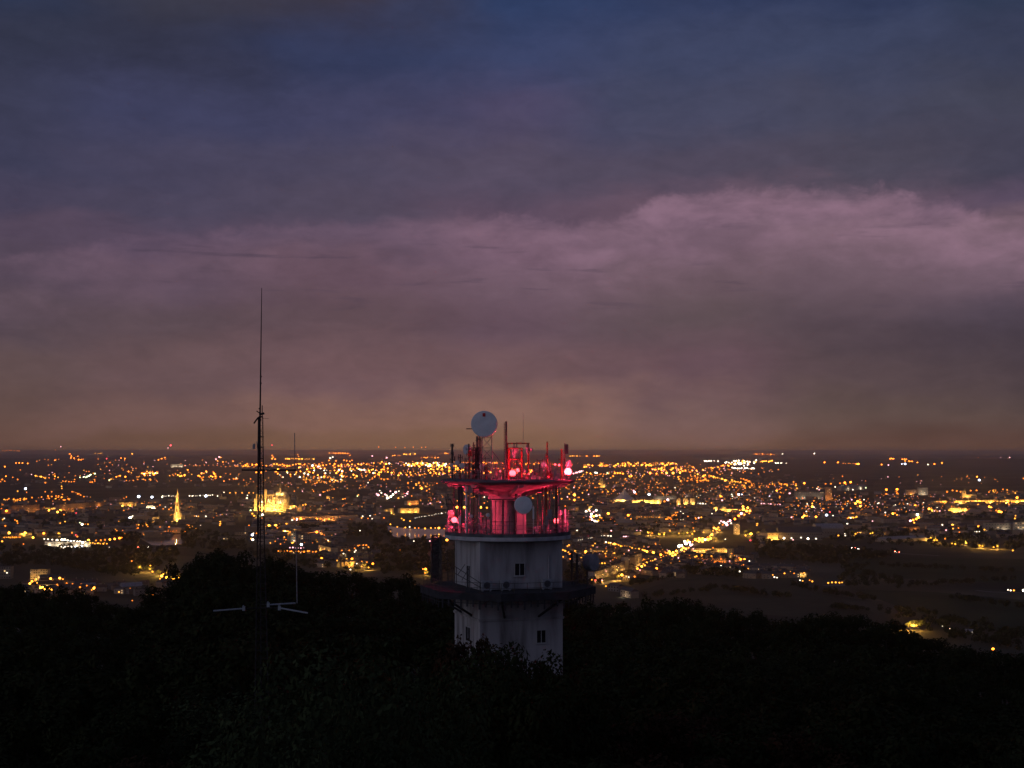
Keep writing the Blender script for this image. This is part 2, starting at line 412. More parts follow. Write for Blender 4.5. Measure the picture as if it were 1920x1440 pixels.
# round gallery
zf = tz(999)
def circ(r, n, z=0, cx=TX, cy=TY, a0=0): return [Vector((cx+r*math.cos(a0+2*math.pi*i/n), cy+r*math.sin(a0+2*math.pi*i/n), z)) for i in range(n)]
m = MB(); m.lathe((TX, TY, 0), [(5.2, zf-.62), (6.55, zf-.60), (6.95, zf-.50), (6.95, zf-.1)], 64); m.build('gallery_slab', M['fascia'], tower)
m = MB(); m.lathe((TX, TY, 0), [(6.88, zf-.097), (6.88, zf)], 64); m.build('gallery_floor', M['darkconc'], tower)
m = MB(); m.lathe((TX, TY, 0), [(6.93, zf-.1), (6.93, zf+.27), (6.83, zf+.27), (6.83, zf-.05)], 64); m.build('kerb', M['darkconc'], tower)
railing(circ(6.75, 40), zf, 1.15, M['steel'], mid=(.33, .66), post=.9, r=.022)
# core, cap, pier
cx = (944-960)/F*TY
m = MB(); m.lathe((cx, TY+.2, 0), [(1.35, zf+.003), (1.35, tz(937))], 32); m.build('core', M['fascia'], tower)
m = MB(); m.box(((966-960)*S, TY-1.4, zf+.003), ((986-960)*S, TY+.3, tz(937))); m.build('pier', M['fascia'], tower)
m = MB(); m.lathe(((950-960)*S, TY, 0), [(2.06, tz(937)+.003), (2.06, tz(926)), (2.5, tz(920))], 40); m.build('core_cap', M['fascia'], tower)
m = MB(); m.box(((906-960)*S, TY+1.7, zf+.003), ((918-960)*S, TY+3.4, zf+1.5)); m.build('equipment_cabinet', M['grey'], tower)
zr = tz(906)
m = MB(); m.lathe((TX, TY, 0), [(2.4, tz(921)), (6.6, zr-.12), (6.9, zr-.003)], 64); m.build('disc_soffit', M['concrete'], tower)
for i in range(8):
    a = R(12+45*i); d = Vector((math.cos(a), math.sin(a), 0)); n_ = Vector((-d.y, d.x, 0))*.28; m = MB(); c = TC
    pr = [c+d*1.9+Vector((0,0,tz(931))), c+d*6.7+Vector((0,0,zr-.32)), c+d*6.9+Vector((0,0,zr-.006)), c+d*1.9+Vector((0,0,zr-.006))]
    m.add([p-n_ for p in pr]+[p+n_ for p in pr], [(0,1,2,3),(7,6,5,4),(0,4,5,1),(1,5,6,2),(2,6,7,3),(3,7,4,0)])
    m.build('bracket', M['concrete'], tower)
zt = tz(897.5)
m = MB(); m.lathe((TX, TY, 0), [(6.9, zr), (7.30, zr+.16), (7.40, zr+.30), (7.20, zt-.06), (7.0, zt)], 72); m.build('disc_roof', M['darkconc'], tower)
railing(circ(6.8, 40), zt, 1.0, M['steel'], mid=(.5,), post=.9, r=.02)
# windows and door on the shaft faces
def onface(face, s, z, w, h, name, frame=True):
    """face 'R': long right face, s metres right of the near corner; face 'L': along the left face"""
    cor = TC-E1*HS-E2*HS
    if face == 'R': d = E1; nrm = -E2
    else: d = E2; nrm = -E1
    c = cor+d*s
    Mx = Matrix((( d.x, -nrm.x, 0, c.x), (d.y, -nrm.y, 0, c.y), (0, 0, 1, z), (0, 0, 0, 1)))
    def bx(x0, x1, y0, y1, z0, z1):
        b = MB(); b.box((x0, y0, z0), (x1, y1, z1), Mx); return b
    fr = MB(); t = .07
    for q in ((-w/2-t, -w/2, 0, h), (w/2, w/2+t, 0, h), (-w/2-t, w/2+t, h, h+t), (-w/2-t-.05, w/2+t+.05, -t, 0)):
        fr.box((q[0], -.06, q[2]), (q[1], .02, q[3]), Mx)
    if frame: fr.box((-.035, -.05, 0), (.035, .02, h), Mx)
    fr.box((-w/2-.14, -.14, -t-.07), (w/2+.14, .0, -t), Mx)
    f = fr.build(name, M['wframe'], tower)
    bx(-w/2, w/2, -.012, .02, 0, h).build('pane' if name == 'window' else 'door_leaf', M['glassd'], f)
    return Mx
onface('R', 4.45, tz(1071), 1.05, 1.25, 'window'); onface('R', 6.9, tz(1194), .98, 1.3, 'window')
onface('L', 4.2, tz(1195), 1.6, 1.5, 'window')
onface('L', 4.1, zd, 1.2, 2.35, 'door')
m = MB(); cor = TC-E1*HS-E2*HS
p = cor+E1*7.75-E2*.05; m.cyl((p.x, p.y, zd), (p.x, p.y, tz(1035)), .05, n=6); m.build('drainpipe', M['fascia'], tower)
# air conditioners standing on the deck in front of the wall
for i, s_ in enumerate((.55, 2.7, 7.35)):
    p = cor+E1*s_-E2*.55
    lab = ['grey air conditioner with dark fan near the tower corner', 'grey air conditioner with dark fan below and left of the tower window', 'grey air conditioner with dark fan at the right end of the tower wall'][i]
    e = empty('air_conditioner', (p.x, p.y, zd), lab, 'air conditioner', 'air conditioners along the tower wall')
    Mx = Matrix(((E1.x, E2.x, 0, p.x), (E1.y, E2.y, 0, p.y), (0,0,1,zd), (0,0,0,1)))
    b = MB(); b.box((-.55, -.2, .12), (.55, .22, 1.1), Mx); b.box((-.5,-.15,0), (-.35,.15,.12), Mx); b.box((.35,-.15,0), (.5,.15,.12), Mx); b.build('casing', M['grey'], e)
    b = MB(); q = p-E2*.2; b.lathe((q.x, q.y, zd+.62), [(.36, 0), (.36, .04), (.3, .05)], 20, axis=-E2); b.build('fan_grille', M['dgrey'], e)

# ------------------------------------------------------------------ antennas on the tower
def cl(u, Y, rm=6.5):
    x = (u-960)*Y/F-TX
    if math.hypot(x, Y-TY) > rm: return TY+math.copysign(math.sqrt(max(0.01, rm*rm-x*x)), Y-TY)
    return Y
def dish(u, v, r_px, Y, label, ax=(0,-1,0), drum=.35, mt=None, mark=False, pole_v=None, group=None, poleu=None, rim=None):
    if (900 < v < 1000 and v != 947) or 860 < v < 880: Y = cl(u, Y, 6.4)
    c = T(u, v, Y); r = r_px*Y/F; a = Vector(ax).normalized()
    e = empty('microwave_dish', c, label, 'dish antenna', group)
    b = MB(); b.lathe(c-a*(drum*.5), [(r*.55, -drum*.35), (r*.97, 0), (r, .04), (r, drum), (r*.97, drum+.04), (r*.5, drum+.09)], 40, axis=a); b.build('radome', mt or M['white'], e, smooth=False)
    b = MB(); b.lathe(c-a*(drum*.5), [(.12, -drum*.35-.25), (r*.4, -drum*.35-.02)], 14, axis=a)
    q = c-a*(drum*.85+.2); b.cyl(q, (q.x, q.y, q.z-r*1.1), .05, n=6); b.build('mount', M['dsteel'], e)
    if mark:
        w = a.cross(Vector((0,0,1))).normalized()
        p = c+a*(drum*.5+.07)+Vector((0,0,r*.70)); b = MB(); x = -w*.15 if False else w*.15
        b.add([p-x-Vector((0,0,.2))+a*.02, p+x-Vector((0,0,.2))+a*.02, p+x+Vector((0,0,.17))+a*.0, p-x+Vector((0,0,.17))+a*.0,
               p-x-Vector((0,0,.2))-a*.08, p+x-Vector((0,0,.2))-a*.08, p+x+Vector((0,0,.17))-a*.08, p-x+Vector((0,0,.17))-a*.08],
              [(0,1,2,3),(7,6,5,4),(0,4,5,1),(1,5,6,2),(2,6,7,3),(3,7,4,0)]); b.build('red_emblem', M['redmark'], e)
    if pole_v is not None:
        b = MB(); pu = poleu if poleu is not None else u; p0 = T(pu, v, Y+drum); b.cyl((p0.x, p0.y, p0.z), (p0.x, p0.y, zf if v > 900 else zt), .055, n=6); b.build('support_pole', M['steel'], e)
    return e
def lattice(u0, u1, v0, v1, Y, dep, name, label, cat, bays, mt, z_base=None, r=.045, parent=None, dens=False):
    a = T(u0, v1, Y); b_ = T(u1, v1, Y); zt_ = T(u0, v0, Y).z; zb = a.z if z_base is None else z_base
    e = parent or empty(name, ((a.x+b_.x)/2, Y+dep/2, zb), label, cat)
    legs = [(a.x, Y), (b_.x, Y), (b_.x, Y+dep), (a.x, Y+dep)]
    for x, y in legs:
        m = MB(); m.cyl((x, y, zb), (x, y, zt_), r, n=6); m.build('leg', mt, e)
    m = MB()
    for k in range(4):
        p, q = legs[k], legs[(k+1) % 4]
        for j in range(bays):
            za = zb+(zt_-zb)*j/bays; zc = zb+(zt_-zb)*(j+1)/bays
            m.cyl((*p, za), (*q, zc), r*.5, n=4, caps=False); m.cyl((*q, za), (*p, zc), r*.5, n=4, caps=False); m.cyl((*p, zc), (*q, zc), r*.6, n=4, caps=False)
    m.build('bracing', mt, e)
    return e
e = lattice(904, 922, 800, 893, 160.2, 1.1, 'lattice_support', 'open steel lattice support under the largest round dish', 'lattice frame', 5, M['steel'], zt)
m = MB(); m.cyl(T(923, 846, 160.8), T(946, 876, 160.8), .05, n=6); p = T(946,876,160.8); m.cyl(p, (p.x, p.y, zt), .05, n=6); m.build('brace', M['steel'], e)
dish(908, 795, 24.6, 159.3, 'largest round white dish, with a small red emblem, above the tower roof', ax=(-.08,-1,.02), drum=.5, mark=True)
m = MB(); m.cyl(T(874, 804, 160.), T(900, 804, 160.), .06, n=6); m.cyl(T(900,804,160.), T(904,806,160.3), .05, n=6); o = m.build('side_rod', M['dsteel'], e)
# crowded bundle of antenna pipes left of the lattice
e = empty('antenna_bundle', (*T(896, 893, 163.5).xy, zt), 'dense dark bundle of stick antennas left of the lattice support', 'antenna group')
for i, (u, v0, r_) in enumerate(((888,829,.07),(890.5,833,.05),(894,818,.09),(896.5,816,.07),(899.5,817,.09),(902,820,.06),(892,840,.05),(898,838,.11),(886,838,.05),(895,850,.13))):
    p = T(u, v0, 163.2+.25*(i % 4)); m = MB(); m.cyl((p.x, p.y, zt), p, r_, n=6)
    for k in range(4): z = zt+(p.z-zt)*(.3+.2*k); m.box((p.x-r_-.06, p.y-r_-.05, z), (p.x+r_+.06, p.y+r_, z+.07))
    m.build('stick_antenna', M['dsteel'], e)
for z in (845, 862, 878): m = MB(); m.cyl(T(885, z, 163.5), T(904, z, 163.5), .05, n=5); m.build('crossbar', M['dsteel'], e)
def mast(u, v0, Y, label, r=.07, name='antenna_mast', stay=(), z0=None, mt='dsteel', tips=(), cat='mast', taper=1.0, group=None):
    p = T(u, v0, Y); z0 = zt if z0 is None else z0
    e = empty(name, (p.x, p.y, z0), label, cat, group); m = MB(); m.cyl((p.x, p.y, z0), p, r, r*taper, n=8); m.build('pole', M[mt], e)
    for (uu, va) in stay:
        q = T(u, va, Y); g_ = T(uu, 892 if z0 > 195 else 992, Y-.6); m = MB(); m.cyl(q, (g_.x, g_.y, z0), .022, n=4); m.build('stay', M[mt], e)
    for (va, half) in tips:
        q = T(u, va, Y); m = MB(); m.cyl(q-Vector((half*S,0,0)), q+Vector((half*S,0,0)), .035, n=5); m.cyl(q-Vector((half*S,0,.2)), q+Vector((-half*S,0,.2)), .03, n=5); m.cyl(q+Vector((half*S,0,-.2)), q+Vector((half*S,0,.2)), .03, n=5); m.build('crossarm', M[mt], e)
    return e
mast(848, 832, 163.5, 'dark stub mast at the left edge of the tower roof', .11, stay=((862, 845),), tips=((835,3),(850,2.5),(862,4)))
mast(863, 852, 162.5, 'short mast with crossarm beside the pink drum dish', .07, tips=((858,4),(868,4)))
mast(879, 832, 163.0, 'mast carrying the pinkish dish left of the antenna bundle', .08, tips=((842,5),(852,4),(866,3)))
mast(872, 858, 161.5, 'thin pole between two small masts on the roof left side', .04, tips=((872,4),))
dish(876, 843, 9.5, 163.6, 'pinkish tilted dish on the left roof mast, lit red', ax=(-.75,-.65,.05), drum=.25, mt=M['pinkwhite'], pole_v=1, poleu=879)
m = MB(); p = T(881, 849, 162.5); m.box((p.x-.22, p.y-.15, p.z-.4), (p.x+.22, p.y+.15, p.z+.25)); m.box((p.x-.05, p.y-.1, zt), (p.x+.05, p.y+.1, p.z-.4)); o = m.build('radio_unit', M['rsteel'], None, loc=(p.x, p.y, zt)); tag(o, 'red boxy radio unit in front of the pinkish tilted dish', 'radio unit')
sd_ = [(847,872,3.6,'small grey drum at the foot of the far left roof mast'),(857,868,5,'pale drum right of the far left roof mast'),(867,873,5.4,'blue grey drum low on the left side of the roof'),(905,875,6,'blue grey small dish on the lattice support leg'),(851,877,2.5,'tiny pale drum lowest of the left roof group')]
for u, v, r_, l in sd_: dish(u, v, r_, 161.6, l, ax=(-.1,-1,0), drum=.22, mt=M['pinkwhite'], pole_v=1, group='small drum dishes on the roof')
# ladder mast, portal frame
e = mast(949, 790, 163.2, 'tall dark pole with a ladder along its left side on the roof', .11, name='ladder_mast')
m = MB(); a = T(945.5, 792, 163.2); b_ = T(947.5, 792, 163.2)
for q in (a,): m.cyl((q.x, q.y, zt), q, .03, n=5)
for k in range(22):
    z = zt+.25+k*.27
    if z < a.z: m.cyl((a.x-.05, a.y, z), (b_.x, a.y, z), .025, n=4)
m.build('ladder', M['dsteel'], e)
e = empty('portal_frame', (*T(970, 893, 163.5).xy, zt), 'red lit steel portal frame with inner frame in the middle of the roof', 'steel frame')
def bar(e, u0, v0, u1, v1, Y, r, name, mt='steel', z0=None):
    a = T(u0, v0, Y); b = T(u1, v1, Y); m = MB()
    if z0 is not None: b.z = z0; b.x = a.x
    m.cyl(a, b, r, n=6); return m.build(name, M[mt], e)
for u in (951.5, 990.6): bar(e, u, 831, u, 893, 163.5, .10, 'column', 'rsteel', zt)
bar(e, 949, 831.5, 993, 831.5, 163.5, .08, 'top_beam', 'rsteel')
for u in (954.5, 978): bar(e, u, 840, u, 893, 162.8, .13, 'inner_column', 'rsteel', zt)
for v in (840.5, 861): bar(e, 953, v, 979, v, 162.8, .08, 'inner_beam', 'rsteel')
for (a, b, c, d) in ((954,862,978,880),(978,862,954,880),(954,880,978,892),(978,880,954,892)): bar(e, a, b, c, d, 162.8, .035, 'cross_brace', 'rsteel')
for u, v0 in ((964, 832), (969, 829), (958, 842), (973, 845)): bar(e, u, v0, u, 893, 163.1, .06, 'upright', 'dsteel', zt)
for u, v0, v1 in ((963.5,836,858),(968.5,838,850),(988,834,850)):
    a = T(u, v1, 163.); m = MB(); m.box((a.x-.13, a.y-.1, a.z), (a.x+.13, a.y+.1, T(u, v0, 163.).z)); m.build('panel', M['grey'], e)
dish(995.5, 843, 3.2, 163.4, 'small dish on the right column of the portal frame', ax=(.5,-1,0), drum=.15, mt=M['pinkwhite'])
mast(981, 774, 164.5, 'hair thin whip antenna rising behind the portal frame', .035, name='whip_antenna', taper=.35, cat='whip antenna', mt='steel')
e = mast(1026, 828, 164.0, 'pole with thin stays on the right half of the roof', .08, stay=((1008, 845), (1040, 850), (1016, 845)), mt='rsteel')
mast(1012, 864, 163.0, 'low pole holding a red lit drum on the roof', .05, tips=((864,5),))
dish(1020, 871, 4.6, 162.6, 'red lit drum between two poles on the right half of the roof', ax=(-.4,-1,0), drum=.3, mt=M['pinkwhite'], pole_v=1)
e = mast(1053, 842, 163.5, 'short thick mast near the right edge of the roof', .10, stay=((1035, 866),), tips=((862,5),), mt='rsteel')
mast(1059, 831, 163.8, 'pole holding the dark panel antenna at the right roof edge', .06, mt='dsteel')
m = MB(); a = T(1059.5, 851, 163.2); b_ = T(1065.5, 833, 163.2); m.box((a.x, a.y-.12, a.z), (b_.x, a.y+.2, b_.z)); o = m.build('panel_antenna', M['dgrey'], None, loc=a); tag(o, 'dark upright panel antenna high on the right roof edge', 'panel antenna')
dish(1066, 870, 8, 163.5, 'pink oval dish just above the brightest red lamp', ax=(.8,-.6,0), drum=.2, mt=M['pinkwhite'], pole_v=1)
for i, (u, v, w, h) in enumerate(((1041,884,5,15),(1047,888,4,9),(1000,893,8,6),(1010,892,5,5),(937,891,6,5))):
    a = T(u, v, 161.5); m = MB(); m.box((a.x-w*S/2, a.y-.25, zt+.004), (a.x+w*S/2, a.y+.25, zt+h*S)); m.box((a.x-w*S/2-.04, a.y-.3, zt+h*S), (a.x+w*S/2+.04, a.y+.3, zt+h*S+.05))
    o = m.build('equipment_box', M['grey'], None, loc=(a.x, a.y, zt)); tag(o, ['tall equipment box left of the brightest red lamp', 'lower equipment box right beside the tall one near the brightest red lamp', 'wide low equipment box right of the portal frame', 'small equipment box beside the wide low one', 'small equipment box left of the portal frame'][i], 'equipment box', 'equipment boxes on the tower roof')

# ---- lower gallery equipment
dish(981, 947, 16.6, 157.7, 'second largest round grey white dish, in front of the tower core', ax=(.14,-1,.03), drum=.55, pole_v=1, mt=M['white'])
dish(846, 963, 7.2, 158.9, 'round drum dish glowing red at the left edge of the gallery', ax=(-.3,-1,0), drum=.4, mt=M['pinkwhite'], pole_v=1)
dish(1051, 961, 4.6, 159.2, 'pale oval dish in red glare at the right of the gallery', ax=(-.5,-1,0), drum=.2, mt=M['white'], pole_v=1)
dish(915, 966, 4.0, 160.5, 'small pale dish on the gallery left of the core', ax=(.2,-1,0), drum=.2, mt=M['white'], pole_v=1)
dish(884, 968, 3.4, 160.5, 'faint small dish among the poles left of the core', ax=(-.2,-1,0), drum=.2, mt=M['pinkwhite'], pole_v=1)
dish(893, 931, 3.4, 161., 'small dark drum high among the gallery poles', ax=(0,-1,0), drum=.2, mt=M['dgrey'], pole_v=1)
gp = [(851,905,162.5,.06,'dsteel','slim pole near the left rim of the gallery under the disc'),(860,905,163,.08,'dgrey','dark pole second from the left rim under the disc'),(865,905,161.5,.10,'dgrey','thick dark pole between the dark and the white poles'),(874.5,905,160.5,.13,'white','thick white pole on the left of the gallery'),
 (882,905,162,.05,'steel','thin pole right of the thick white pole'),(888,906,161,.05,'dsteel','thin dark pole left of the gallery middle'),(893,906,163,.04,'steel','thin pole behind the small dark drum'),(899,906,160.5,.09,'steel','reddish pole nearest the core on its left side'),
 (1008,912,163,.05,'dsteel','thin dark pole first right of the core'),(1017,909,162,.08,'dsteel','dark pole second right of the core'),(1024,907,161.2,.09,'rsteel','red brown pole right of the core'),(1030,906,162.4,.06,'dsteel','slim pole right of the red brown one'),
 (1037,905,160.8,.05,'steel','thin pole close to the right rim group'),(1043,905,159.9,.11,'dsteel','thick dark pole at the right rim of the gallery'),(1048,905,160.2,.11,'grey','thick grey pipe at the right rim of the gallery'),(967,905,161.5,.09,'dsteel','dark pipe running up in front of the core and pier'),(943,936,160.9,.10,'dsteel','dark conduit in front of the round core')]
for u, v0, Y, r_, mt, l in gp:
    Y = cl(u, Y)
    top = min(T(u, v0, Y).z, zr-.35) if u > 860 else T(u, v0+2, Y).z
    p = T(u, v0, Y); e = empty('gallery_pole', (p.x, p.y, zf), l, 'pole', 'upright poles on the gallery'); m = MB(); m.cyl((p.x, p.y, zf), (p.x, p.y, min(p.z, zr-.05)), r_, n=8)
    m.build('pole', M[mt], e)
    for k in (.25, .55, .8): m = MB(); z = zf+(p.z-zf)*k; m.box((p.x-r_-.05, p.y-r_-.06, z), (p.x+r_+.05, p.y+r_, z+.08)); m.build('clamp', M['dsteel'], e)
pa = [(860.5,912,945,5,'dgrey','dark panel antenna left of the thick white pole'),(866.5,915,938,4,'dgrey','narrow dark panel antenna beside the white pole'),(882,907,924,8,'grey','pale grey panel antenna right of the thick white pole'),(1024,915,955,4,'rsteel','long red brown panel antenna right of the core'),
      (1031,955,972,8,'grey','violet grey box antenna low on the right of the gallery'),(1025,968,984,7,'grey','lower violet grey box antenna on the right of the gallery'),(1000,950,973,3,'white','narrow white panel antenna right of the second dish'),(1060,955,978,3,'white','narrow white panel antenna at the far right rim'),(862,968,985,4,'white','small white panel antenna at the left rim')]
for u, v0, v1, w, mt, l in pa:
    Y = cl(u, 160.2); a = T(u, v1, Y); b_ = T(u, v0, Y); w = w*S; m = MB(); m.box((a.x-w/2, Y-.12, a.z), (a.x+w/2, Y+.12, b_.z)); m.cyl((a.x, Y+.17, zf), (a.x, Y+.17, b_.z+.1), .04, n=6)
    o = m.build('panel_antenna', M[mt], None, loc=(a.x, Y, zf)); tag(o, l, 'panel antenna', 'panel antennas on the gallery')
# thin rods and small posts crowding the rim
rng = random.Random(3); spots = []
for side in (0, 1):
    for i in range(34):
        u = rng.uniform(838, 912) if side == 0 else rng.uniform(1004, 1066)
        Y = 158.9+rng.random()*5; off = abs((u-952)*S)
        if math.hypot(off, Y-TY) > 6.6: Y = TY-math.sqrt(max(0, 6.6**2-off**2)) if rng.random() < .7 else TY+math.sqrt(max(0, 6.6**2-off**2))*.7
        if abs(u-852) < 6 or abs(u-1043) < 6: continue
        spots.append((u, Y, rng.uniform(.5, 2.6), side))
for k, (u, Y, h, side) in enumerate(spots):
    p = T(u, 999, Y); m = MB(); r_ = rng.choice((.03, .04, .06)); m.cyl((p.x, p.y, zf), (p.x, p.y, zf+h), r_, n=6)
    if k % 3 == 0: m.box((p.x-.14, p.y-.14, zf+h*.5), (p.x+.14, p.y+.1, zf+h*.5+.45))
    if k % 3 == 1: m.cyl((p.x-.35, p.y, zf+h*.8), (p.x+.35, p.y, zf+h*.8), .03, n=5)
    o = m.build('short_antenna_post', M[('steel','fascia','dsteel')[k % 3]], None, loc=(p.x, p.y, zf))
    tag(o, 'short antenna post in the crowd at the %s side of the round gallery' % ('right' if side else 'left'), 'antenna post', 'short antenna posts crowding the %s of the gallery' % ('right' if side else 'left'))
rs_ = []
for i in range(74):
    a_ = rng.uniform(0, 2*math.pi); rr = rng.uniform(3.0, 6.6); x_ = TX+rr*math.cos(a_)
    if abs(x_-(961-960)*S) < .5 or abs(x_-(1065-960)*S) < .5: continue
    rs_.append((x_, TY+rr*math.sin(a_), rng.uniform(.5, 1.9)*(1.5 if x_ < TX-1.5 else 1)))
for k, (x, y, h) in enumerate(rs_):
    m = MB(); m.cyl((x, y, zt), (x, y, zt+h), rng.choice((.025, .035, .05)), n=6)
    if k % 2: m.cyl((x-.3, y, zt+h*.7), (x+.3, y, zt+h*.7), .025, n=5)
    else: m.box((x-.1, y-.1, zt+h*.4), (x+.1, y+.08, zt+h*.4+.35))
    o = m.build('short_antenna_post', M[('steel','dsteel','rsteel')[k % 3]], None, loc=(x, y, zt))
    sd2 = 'left' if x < TX else 'right'
    tag(o, 'short thin antenna post standing on the %s half of the disc roof' % sd2, 'antenna post', 'short antenna posts on the %s half of the disc roof' % sd2)
# crossed antenna outside the left rim
e = empty('crossed_antenna', T(840, 962, 160.5), 'dark crossed antenna sticking out left of the gallery', 'antenna')
for q in ((840,926,840,972),(835,937,846,937),(831,945,847,945),(843,934,850,948),(836,932,838,950)):
    bar(e, *q, 160.5, .06, 'rod', 'dsteel')
bar(e, 840, 972, 850, 985, 160.4, .05, 'arm', 'dsteel')
# horizontal pipes before the core
e = empty('pipe_rail', (*T(937, 978, 159.6).xy, zf), 'thin dark horizontal rail crossing in front of the tower core', 'rail')
bar(e, 912, 936.5, 965, 936.5, 160.6, .06, 'rail', 'dsteel'); bar(e, 921, 978.5, 962, 978.5, 159.6, .04, 'rail', 'dsteel'); 
for u in (922, 929, 955): bar(e, u, 938 if u < 950 else 968, u, 990, 160.2, .04, 'post', 'dsteel', zf)

# ---- balcony deck equipment
e = lattice(809, 826, 1005, 1079, 168.5, 1.1, 'lattice_cabinet', 'tall dark lattice tower standing on the left of the balcony deck', 'lattice frame', 6, M['dsteel'], zd, r=.09)
m = MB(); a = T(811, 1079, 168.6); b_ = T(824, 1009, 168.6); m.box((a.x, 168.9, zd+.2), (b_.x, 169.4, b_.z)); m.build('panel', M['dgrey'], e)
e = empty('scaffold', (*T(838, 1078, 167).xy, zd), 'thin pipe frame between the dark lattice tower and the white shaft', 'pipe frame')
for u in (828, 839, 848): bar(e, u, 1030, u, 1078, 167., .04, 'post', 'dsteel', zd)
bar(e, 827, 1056, 850, 1056, 167., .04, 'rail', 'dsteel')
for i, (u, v0) in enumerate(((1072,1034), (1082,1038))):
    p = T(u, v0, 165.5); e = empty('deck_pole', (p.x, p.y, zd), ['taller dark pole on the right of the balcony deck', 'shorter dark pole beside the pink and blue dish'][i], 'pole', 'dark poles on the right of the deck')
    m = MB(); m.cyl((p.x, p.y, zd), p, .12, n=8); m.build('pole', M['dsteel'], e)
    for k in range(5): m = MB(); m.box((p.x-.2, p.y-.15, zd+.4+k*.55), (p.x+.2, p.y+.1, zd+.5+k*.55)); m.build('clamp', M['dsteel'], e)
dd = dish(1108, 1054, 15.5, 166.0, 'oval dish half lit red and half blue at the right of the balcony deck', ax=(.74,-.67,0), drum=.95, mt=M['grey'])
m = MB(); p = T(1101, 1054, 166.2); m.cyl((p.x, p.y, zd), (p.x, p.y, p.z+1.0), .10, n=8); m.build('support_pole', M['dsteel'], dd)
rng = random.Random(5)
for k in range(9):
    u = 1078+k*5.6; v = 1074+rng.random()*4; p = T(u, 1090, 166+rng.random()*2-1); h = rng.uniform(.5, 1.5)
    if math.hypot(p.x-TX, p.y-TY) > DRR-.9: continue
    m = MB(); m.cyl((p.x, p.y, zd), (p.x, p.y, zd+h), .05, n=6); m.box((p.x-.12, p.y-.1, zd+h*.6), (p.x+.12, p.y+.1, zd+h*.6+.25))
    o = m.build('deck_post', M['dsteel'], None, loc=(p.x, p.y, zd)); tag(o, 'short dark post on the right side of the balcony deck', 'post', 'short posts on the balcony deck')
e = empty('stair_handrail', (*T(875, 1100, 159.).xy, zd), 'dark steel handrails at the foot of the tower door', 'handrail')
for (a, b, c, d) in ((853,1062,902,1094),(853,1075,902,1102),(858,1078,872,1058),(866,1088,880,1064)): bar(e, a, b, c, d, 158.6, .04, 'rail', 'dsteel')
for u, v in ((856,1064),(880,1080),(900,1093)): bar(e, u, v, u, 1100, 158.6, .04, 'post', 'dsteel', zd)

# ---- obstruction lamps
def olamp(u, v, Y, r, power, label, zbase, col=(1,.035,.095), gl=11, side=None):
    p = T(u, v, Y); e = empty('obstruction_lamp', (p.x, p.y, zbase), label, 'warning lamp', 'red warning lamps on the tower')
    m = MB(); m.ball(p, r, 12, 8); m.build('lens', glow('red_lens', (1,.042,.055), gl), e)
    m = MB(); m.cyl((p.x, p.y, zbase), (p.x, p.y, p.z-r*.9), .05, n=6); m.cyl((p.x, p.y, p.z-r*1.15), (p.x, p.y, p.z-r*.8), r*.8, n=10); m.build('stand', M['steel'], e)
    ld = bpy.data.lights.new('lamp_light', 'POINT'); ld.energy = power; ld.color = col; ld.shadow_soft_size = r*1.05
    l = bpy.data.objects.new('lamp_light', ld); COL.objects.link(l); l.parent = e; l.location = (0, 0, p.z-zbase)
    return e
olamp(961, 887, 160.4, .36, 9000, 'bright red lamp at the front of the roof below the portal frame', zt)
olamp(971, 881.5, 160.9, .19, 1200, 'smaller red lamp just right of the one below the portal frame', zt)
olamp(1065, 884.5, 163.2, .41, 16000, 'brightest red lamp, at the right rim of the roof', zt, gl=24)
olamp(852, 975, 161.9, .32, 11500, 'red lamp at the left rim of the round gallery', zf)
olamp(1043, 976.5, 161.5, .27, 12000, 'red lamp at the right rim of the round gallery', zf)
olamp(1041, 871, 162.5, .10, 12, 'small pale lamp, left one of the pair above the tall equipment box', zt)
olamp(1048.5, 872, 162.5, .11, 12, 'small pale lamp, right one of the pair above the tall equipment box', zt)
olamp(938, 883.5, 160, .07, 6, 'tiny lamp left of the portal frame at the roof edge', zt)
olamp(992, 888.5, 160, .07, 6, 'tiny lamp right of the portal frame at the roof edge', zt)

# ================================================================== slim radio mast
MY = 110.0; ms = MY/F
def Q(u, v, Y=MY): return at(u, v, Y)
zb = Q(488, 1420).z; gx = Q(488, 1420)
zb = G(gx.x, MY)
rm = empty('radio_mast', (gx.x, MY, zb), 'tall slender lattice radio mast with long top rod', 'mast')
legs = []
for (ut, um, ub, dy) in ((484.3, 482.8, 478.5, 0.0), (492.6, 495.4, 503.0, 0.0), (488, 488, 489.5, .5)):
    a = Q(ut, 782, MY+dy*.6); c_ = Q(um, 1000, MY+dy*.8); b = Q(ub, 1290, MY+dy); d = (b-c_); b = c_+d*((zb-c_.z)/d.z)
    legs.append((a, c_, b)); m = MB(); m.cyl(b, c_, .055, .045, n=6); m.cyl(c_, a, .045, .038, n=6); m.build('leg', M['mast_steel'], rm)
m = MB(); nb = 60
def lp(L, t):
    a, c_, b = L; z = b.z+(a.z-b.z)*t
    return b.lerp(c_, (z-b.z)/(c_.z-b.z)) if z < c_.z else c_.lerp(a, (z-c_.z)/(a.z-c_.z))
for k in range(3):
    A, C_ = legs[k], legs[(k+1) % 3]
    for j in range(nb):
        p0 = lp(A, j/nb); p1 = lp(A, (j+1)/nb); q0 = lp(C_, j/nb); q1 = lp(C_, (j+1)/nb)
        m.cyl(p0, q1, .011, n=4, caps=False) if j % 2 else m.cyl(q0, p1, .011, n=4, caps=False)
        m.cyl(p1, q1, .013, n=4, caps=False)
m.build('bracing', M['mast_steel'], rm)
